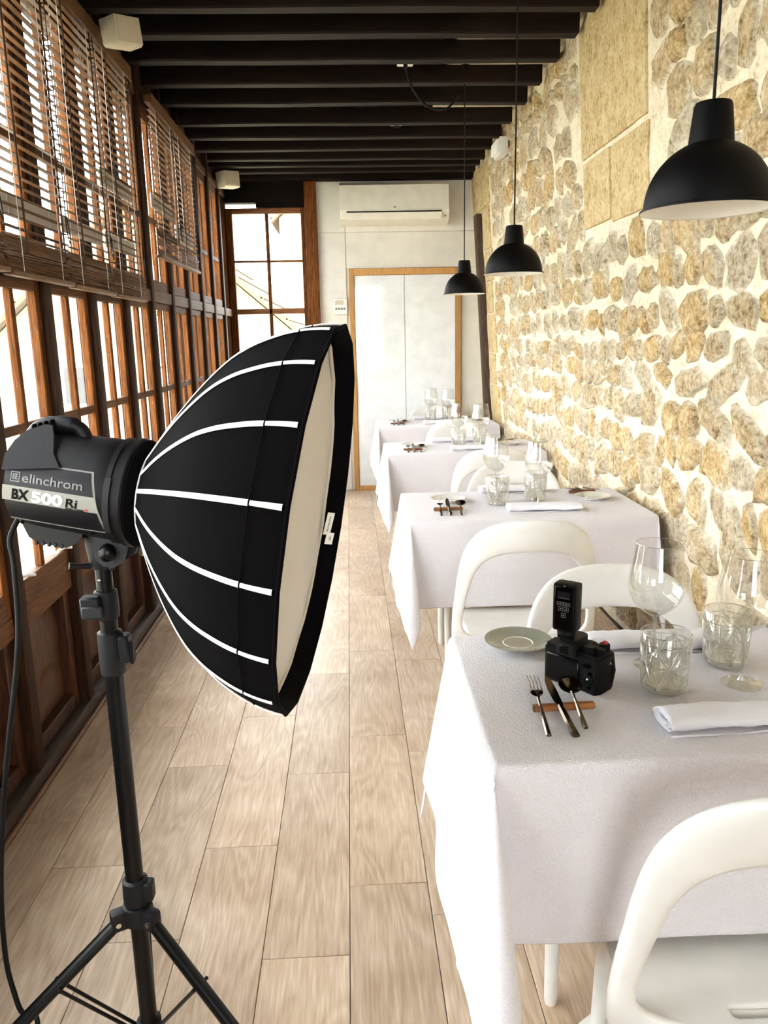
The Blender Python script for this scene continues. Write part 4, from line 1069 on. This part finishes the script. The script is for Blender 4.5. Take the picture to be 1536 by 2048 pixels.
# inner lip and diffuser
def lip(u, v):
    k = v*NR; kk = int(min(k, NR-1)); f = k-kk
    p = rim_pt(kk, .0+u*.135, 1.0-.02*u, -.004).lerp(rim_pt(kk+1, .0+u*.135, 1.0-.02*u, -.004), f); return p[:]
part('inner_lip', MB().grid(lip, 3, NR*4), 'black_fabric', sb, ang=60)
def diff(u, v):
    k = v*NR; kk = int(min(k, NR-1)); f = k-kk
    p = rim_pt(kk, .128, .982, -.006).lerp(rim_pt(kk+1, .128, .982, -.006), f)
    c = Vector((DEP*(1-.128), 0, 0)); q = c.lerp(p, u); q.x += .004*noise.noise(Vector((q.y*9, q.z*9, 1)))+.002*noise.noise(Vector((q.y*25, q.z*25, 3)))*u; return q[:]
part('diffuser', MB().grid(diff, 16, NR*4), 'diffuser_fabric', sb, 'pale recessed front diffuser', ang=80)
ed = []
for k in range(NR):
    for j in range(6):
        p = rim_pt(k, .122, .98, -.008).lerp(rim_pt(k+1, .122, .98, -.008), j/6); p.x += .003*noise.noise(Vector((k+j/6, 2, 2))); ed.append(p[:])
part('diffuser_edge', MB().tube(ed, .004, 6, closed=True), 'diffuser_fabric', sb, 'bound edge of the diffuser')
# fabric tags at the edge of the diffuser (far side)
def tagplate(ang, w, h, word, size, dx):
    a = R(ang); p = Vector((DEP*(1-.10), RR*.955*math.cos(a), -RR*.955*math.sin(a)))
    o = part('label_tag', MB().box(-.0006, .0006, -w/2, w/2, -h/2, h/2), 'piping_white', sb, 'small white sewn-in label', smooth=False)
    o.location = p+Vector((dx, -.035, 0)); o.rotation_euler = (R(-10), 0, R(-35))
    v, f, L = text_geo(word, size, .0002)
    tm_ = MB().add([(.0008+q.z, (q.y-size*.35), (q.x-L/2)) for q in v], f); part('print', tm_, 'print_black', o, smooth=False)
tagplate(14, .022, .050, 'elinchrom', .0085, .012); tagplate(19.5, .024, .026, '70', .009, .018)
# speed ring collar
part('collar', MB().lathe([(.245*RR, 0), (.262*RR, -.004), (.285*RR, -.016), (.27*RR, -.022), (.20*RR, -.022)], 48, 'X'), 'black_fabric', sb)
part('collar_piping', MB().tube([(.001, .248*RR*math.cos(2*PI*i/40), .248*RR*math.sin(2*PI*i/40)) for i in range(40)], .002, 6, closed=True), 'piping_white', sb, 'white piping round the collar')
part('lock_lever', MB().box(-.018, -.006, -.012, .0, -.118, -.098, .003), 'chrome', sb)

# flash head ---------------------------------------------------------------------
fh = oriented('studio_flash', 'black studio flash head with a silver BX 500 Ri label, on the light stand', 'studio flash', .93)
RB = .093
part('front_ring', MB().lathe([(.06, -.022), (.098, -.022), (.101, -.026), (.101, -.036), (.096, -.038), (.096, -.046), (.0985, -.048), (.0985, -.058), (.093, -.060)], 56, 'X'), 'flash_plastic', fh, ang=30)
part('housing', MB().lathe([(.05, -.024), (RB, -.058), (RB+.001, -.062), (RB+.001, -.09), (RB, -.12), (RB-.002, -.20), (RB-.005, -.243), (RB-.012, -.254), (RB-.03, -.262), (.0005, -.264)], 56, 'X'), 'flash_plastic', fh, ang=30)
def cyl(x, v, off=0):          # x along the axis, v = distance round the body from the side that faces the aisle
    rad = RB-.002*max(0, (-x-.12)/.08)+.0004+off; a = v/RB
    return (x, -rad*math.cos(a), rad*math.sin(a))
def patch(x0a, x0b, x1a, x1b, v0, v1, off, mat, name, label=None, par=None, nu=10, nv=12):
    def fn(u, w):
        v = v0+(v1-v0)*w; xa = x0a+(x0b-x0a)*w; xb = x1a+(x1b-x1a)*w; return cyl(xa+(xb-xa)*u, v, off)
    return part(name, MB().grid(fn, nu, nv), mat, par or fh, label, ang=60)
ep = patch(-.252, -.252, -.054, -.083, -.071, .047, .0012, 'panel_edge', 'panel_rim', 'grey edge of the name panel')
npn = patch(-.252, -.252, -.060, -.087, -.066, .044, .0020, 'flash_panel', 'name_panel', 'black name panel')
def ctext(word, size, x0, v0, mat, bold=0, shear=0, width=None, par=None, name='lettering', off=.0030):
    v, f, L = text_geo(word, size, .0003, bold, shear); s = width/L if width else 1
    return part(name, MB().add([cyl(x0+q.x*s, v0+q.y, off+q.z) for q in v], f), mat, par or fh, smooth=False)
st = patch(-.256, -.254, -.066, -.073, -.0245, .0035, .0024, 'silver_label', 'silver_stripe', 'silver model stripe')
ctext('BX', .026, -.237, -.020, 'print_black', .0009, .15, .036, st); ctext('500', .027, -.198, -.0205, 'print_white', .0012, .08, .063, st)
ctext('Ri', .021, -.130, -.0195, 'print_black', .0004, .12, .024, st); ctext('Swiss Design', .0055, -.130, -.0240, 'print_black', 0, 0, .036, st)
part('swiss_mark', MB().add([cyl(-.091, -.0235, .003), cyl(-.0865, -.0235, .003), cyl(-.0865, -.019, .003), cyl(-.091, -.019, .003)], [(0, 1, 2, 3)]), 'print_red', st, smooth=False)
ctext('elinchrom', .0215, -.216, .0125, 'print_grey', .0003, 0, .118, npn)
def emblem(x, v, s):
    m = MB()
    def q(a, b_, c, d): m.add([cyl(x+a*s, v+c*s, .0032), cyl(x+b_*s, v+c*s, .0032), cyl(x+b_*s, v+d*s, .0032), cyl(x+a*s, v+d*s, .0032)], [(0, 1, 2, 3)])
    q(0, 1, 0, .1); q(0, 1, .9, 1); q(0, .1, .1, .9); q(.9, 1, .1, .9); q(.22, .78, .25, .35); q(.22, .78, .47, .57); q(.22, .78, .69, .79); q(.22, .32, .25, .8); q(.55, .65, .25, .8)
    return m
part('emblem', emblem(-.239, .011, .018), 'print_grey', npn, smooth=False)
# grey rear side plates and handle
def side_plate(s):
    pts = [(-.254, .030), (-.256, .055), (-.250, .078), (-.236, .095), (-.208, .108), (-.192, .108), (-.180, .090), (-.168, .066), (-.152, .052), (-.145, .046)]
    b_ = MB(); V = []
    for off in (0, .006):
        for (x, z) in pts:
            yv = math.sqrt(max(.0004, (RB+.0025)**2-z*z)) if z < .066 else .067-.9*(z-.066); yv = max(yv, .024); V.append((x, s*(yv+off), z))
    n_ = len(pts); b_.add(V, [tuple(range(n_)), tuple(range(n_, 2*n_))]+[(k, (k+1) % n_, n_+(k+1) % n_, n_+k) for k in range(n_)])
    return b_
part('side_cheek', side_plate(-1), 'flash_plastic_grey', fh, 'grey side cheek of the handle', ang=30)
part('side_cheek', side_plate(1), 'flash_plastic_grey', fh, 'grey side cheek of the handle', ang=30)
part('vent', MB().box(-.232, -.206, -.0435, -.030, .078, .088, .003), 'print_black', fh, 'finger opening')
part('handle', MB().tube(catmull([(-.250, 0, .072), (-.236, 0, .090), (-.205, 0, .104), (-.172, 0, .107), (-.150, 0, .100), (-.138, 0, .080)], 20), [.018]*8+[.016]*6+[.013]*7, 14), 'flash_plastic', fh, 'curved carrying handle')
for i in range(4): part('handle_groove', MB().box(-.240+i*.0115, -.234+i*.0115, -.026, .026, .0905+i*.0045, .1035+i*.0042, .002), 'print_black', fh)
part('foot', MB().prism([(-.246, -.070), (-.226, -.102), (-.206, -.110), (-.150, -.112), (-.138, -.106), (-.118, -.088), (-.118, -.070)], -.046, .046, 'Y'), 'flash_plastic', fh, ang=30)
for i in range(5): part('foot_rib', MB().box(-.214+i*.013, -.208+i*.013, -.048, .048, -.114, -.106, .001), 'flash_plastic_grey', fh)
for x, v in ((-.236, -.086), (-.092, -.080)):
    part('screw', MB().tube([cyl(x, v, -.002), cyl(x, v, .0022)], .004, 12), 'print_black', fh)
patch(-.058, -.058, -.046, -.046, -.06, .04, .006, 'flash_plastic_grey', 'strap')
# tilting bracket
BK = -.070
BKP = [(BK-.034, -.078), (BK+.034, -.078), (BK+.036, -.105), (BK+.030, -.128), (BK+.012, -.141), (BK-.010, -.141), (BK-.026, -.130), (BK-.032, -.110)]
for y_ in (-.034, .024): part('tilt_bracket', MB().prism(BKP, y_, y_+.010, 'Y'), 'flash_plastic_grey', fh, ang=30)
part('tilt_knob', MB().lathe([(.0005, -.052), (.009, -.051), (.0155, -.045), (.017, -.038), (.017, -.033)], 28, 'Y', (BK, 0, -.112)), 'stand_black', fh, 'round black tilt knob', ang=60)

# light stand --------------------------------------------------------------------
PX, PY = -.478, 1.456
ls = thing('light_stand', 'black tripod light stand carrying the flash and softbox', 'light stand', (PX, PY, 0))
part('top_socket', MB().lathe([(.018, 1.165), (.026, 1.16), (.028, 1.13), (.024, 1.10), (.020, 1.085), (.0005, 1.085)], 24), 'stand_matte', ls, ang=30)
part('wing_screw', MB().tube([(-.018, -.012, 1.092), (-.040, -.024, 1.095), (-.052, -.030, 1.098)], [.006, .005, .007], 10).tube([(.0, 0, 1.092), (.022, -.012, 1.086)], .006, 8), 'stand_matte', ls)
part('spigot', MB().tube([(0, 0, 1.04), (0, 0, 1.09)], .0155, 20), 'stand_black', ls)
part('spring_button', MB().lathe([(.0005, -.019), (.0025, -.0185), (.003, -.015)], 10, 'Y', (-.004, 0, 1.064)), 'chrome', ls)
cl = part('clamp', MB().lathe([(.017, 1.04), (.022, 1.038), (.023, 1.0), (.021, .985), (.018, .982)], 28), 'stand_matte', ls, ang=30)
part('clamp_block', MB().box(-.040, -.002, -.036, -.010, .992, 1.036, .004), 'stand_matte', cl); part('clamp_lever', MB().box(-.036, .004, -.042, -.034, .996, 1.020, .003), 'flash_plastic_grey', cl)
part('upper_tube', MB().tube([(0, 0, .93), (0, 0, 1.0)], .0165, 24), 'stand_black', ls)
c2 = part('clamp', MB().lathe([(.017, .958), (.0235, .955), (.0245, .90), (.0235, .872), (.019, .868)], 28), 'stand_matte', ls, ang=30)
part('clamp_block', MB().box(.016, .038, -.018, .014, .895, .950, .004), 'stand_matte', c2); part('clamp_lever', MB().box(.036, .044, -.012, .010, .890, .935, .003), 'stand_matte', c2)
part('lower_tube', MB().tube([(0, 0, .026), (0, 0, .90)], .0182, 28), 'stand_black', ls)
c3 = part('collar', MB().lathe([(.019, .412), (.0255, .408), (.0265, .37), (.0255, .355), (.019, .352)], 28), 'stand_matte', ls, ang=30)
part('clamp_block', MB().box(.016, .038, -.016, .012, .362, .405, .004), 'stand_matte', c3)
hub = part('leg_hub', MB().lathe([(.019, .352), (.030, .350), (.032, .335), (.030, .310), (.019, .306)], 24), 'stand_matte', ls, ang=30)
lowhub = part('lower_hub', MB().lathe([(.019, .060), (.026, .058), (.026, .035), (.019, .032)], 20), 'stand_matte', ls)
for i, an in enumerate((-153, -34, 106)):
    a = R(an); d = Vector((math.cos(a), math.sin(a), 0)); s_ = Vector((-math.sin(a), math.cos(a), 0))
    Mx = Matrix((d, s_, Vector((0, 0, 1)))).transposed().to_4x4()
    part('leg_joint', MB().box(.018, .056, -.014, .014, .306, .348, .006).xf(Mx), 'stand_matte', hub)
    part('rivet', MB().tube([(.043, -.0165, .324), (.043, .0165, .324)], .0055, 12).xf(Mx), 'chrome', hub)
    p0 = d*.045+Vector((0, 0, .318)); p1 = d*.455+Vector((0, 0, .018))
    lg = part('leg', MB().tube([p0, p1], .0135, 16), 'stand_black', ls)
    part('rubber_foot', MB().tube([p1-(p1-p0).normalized()*.03, p1+Vector((0, 0, -.004))], .0165, 14), 'rubber_black', lg)
    pm_ = p0.lerp(p1, .30)
    for sgn in (-1, 1): part('brace', MB().tube([pm_+s_*.016*sgn, d*.024+s_*.012*sgn+Vector((0, 0, .046))], .004, 8), 'stand_black', ls)
    part('brace_rivet', MB().tube([pm_-s_*.021, pm_+s_*.021], .004, 8), 'stand_black', ls)

# mains cable -------------------------------------------------------------------
back = ORG+nx_*(-.252)+zu_*(-.070)
cab = catmull([back+nx_*.006+zu_*.006, (-0.641, 1.45, 1.15), (-0.636, 1.44, 1.099), (-0.638, 1.43, 0.985), (-0.65, 1.42, 0.888), (-0.684, 1.42, 0.733), (-0.714, 1.42, 0.571), (-0.737, 1.42, 0.401), (-0.745, 1.42, 0.258), (-0.732, 1.41, 0.181), (-0.717, 1.4, 0.147), (-0.679, 1.38, 0.14), (-.70, 1.33, .012), (-.72, 1.24, .008), (-.85, 1.2, .008), (-1.05, 1.3, .008)], 90)
tag(link('mains_cable', MB().tube(cab, .0052, 10).mesh('mains_cable', 'cord_black')), 'black mains cable hanging from the flash head down to the floor', 'cable')
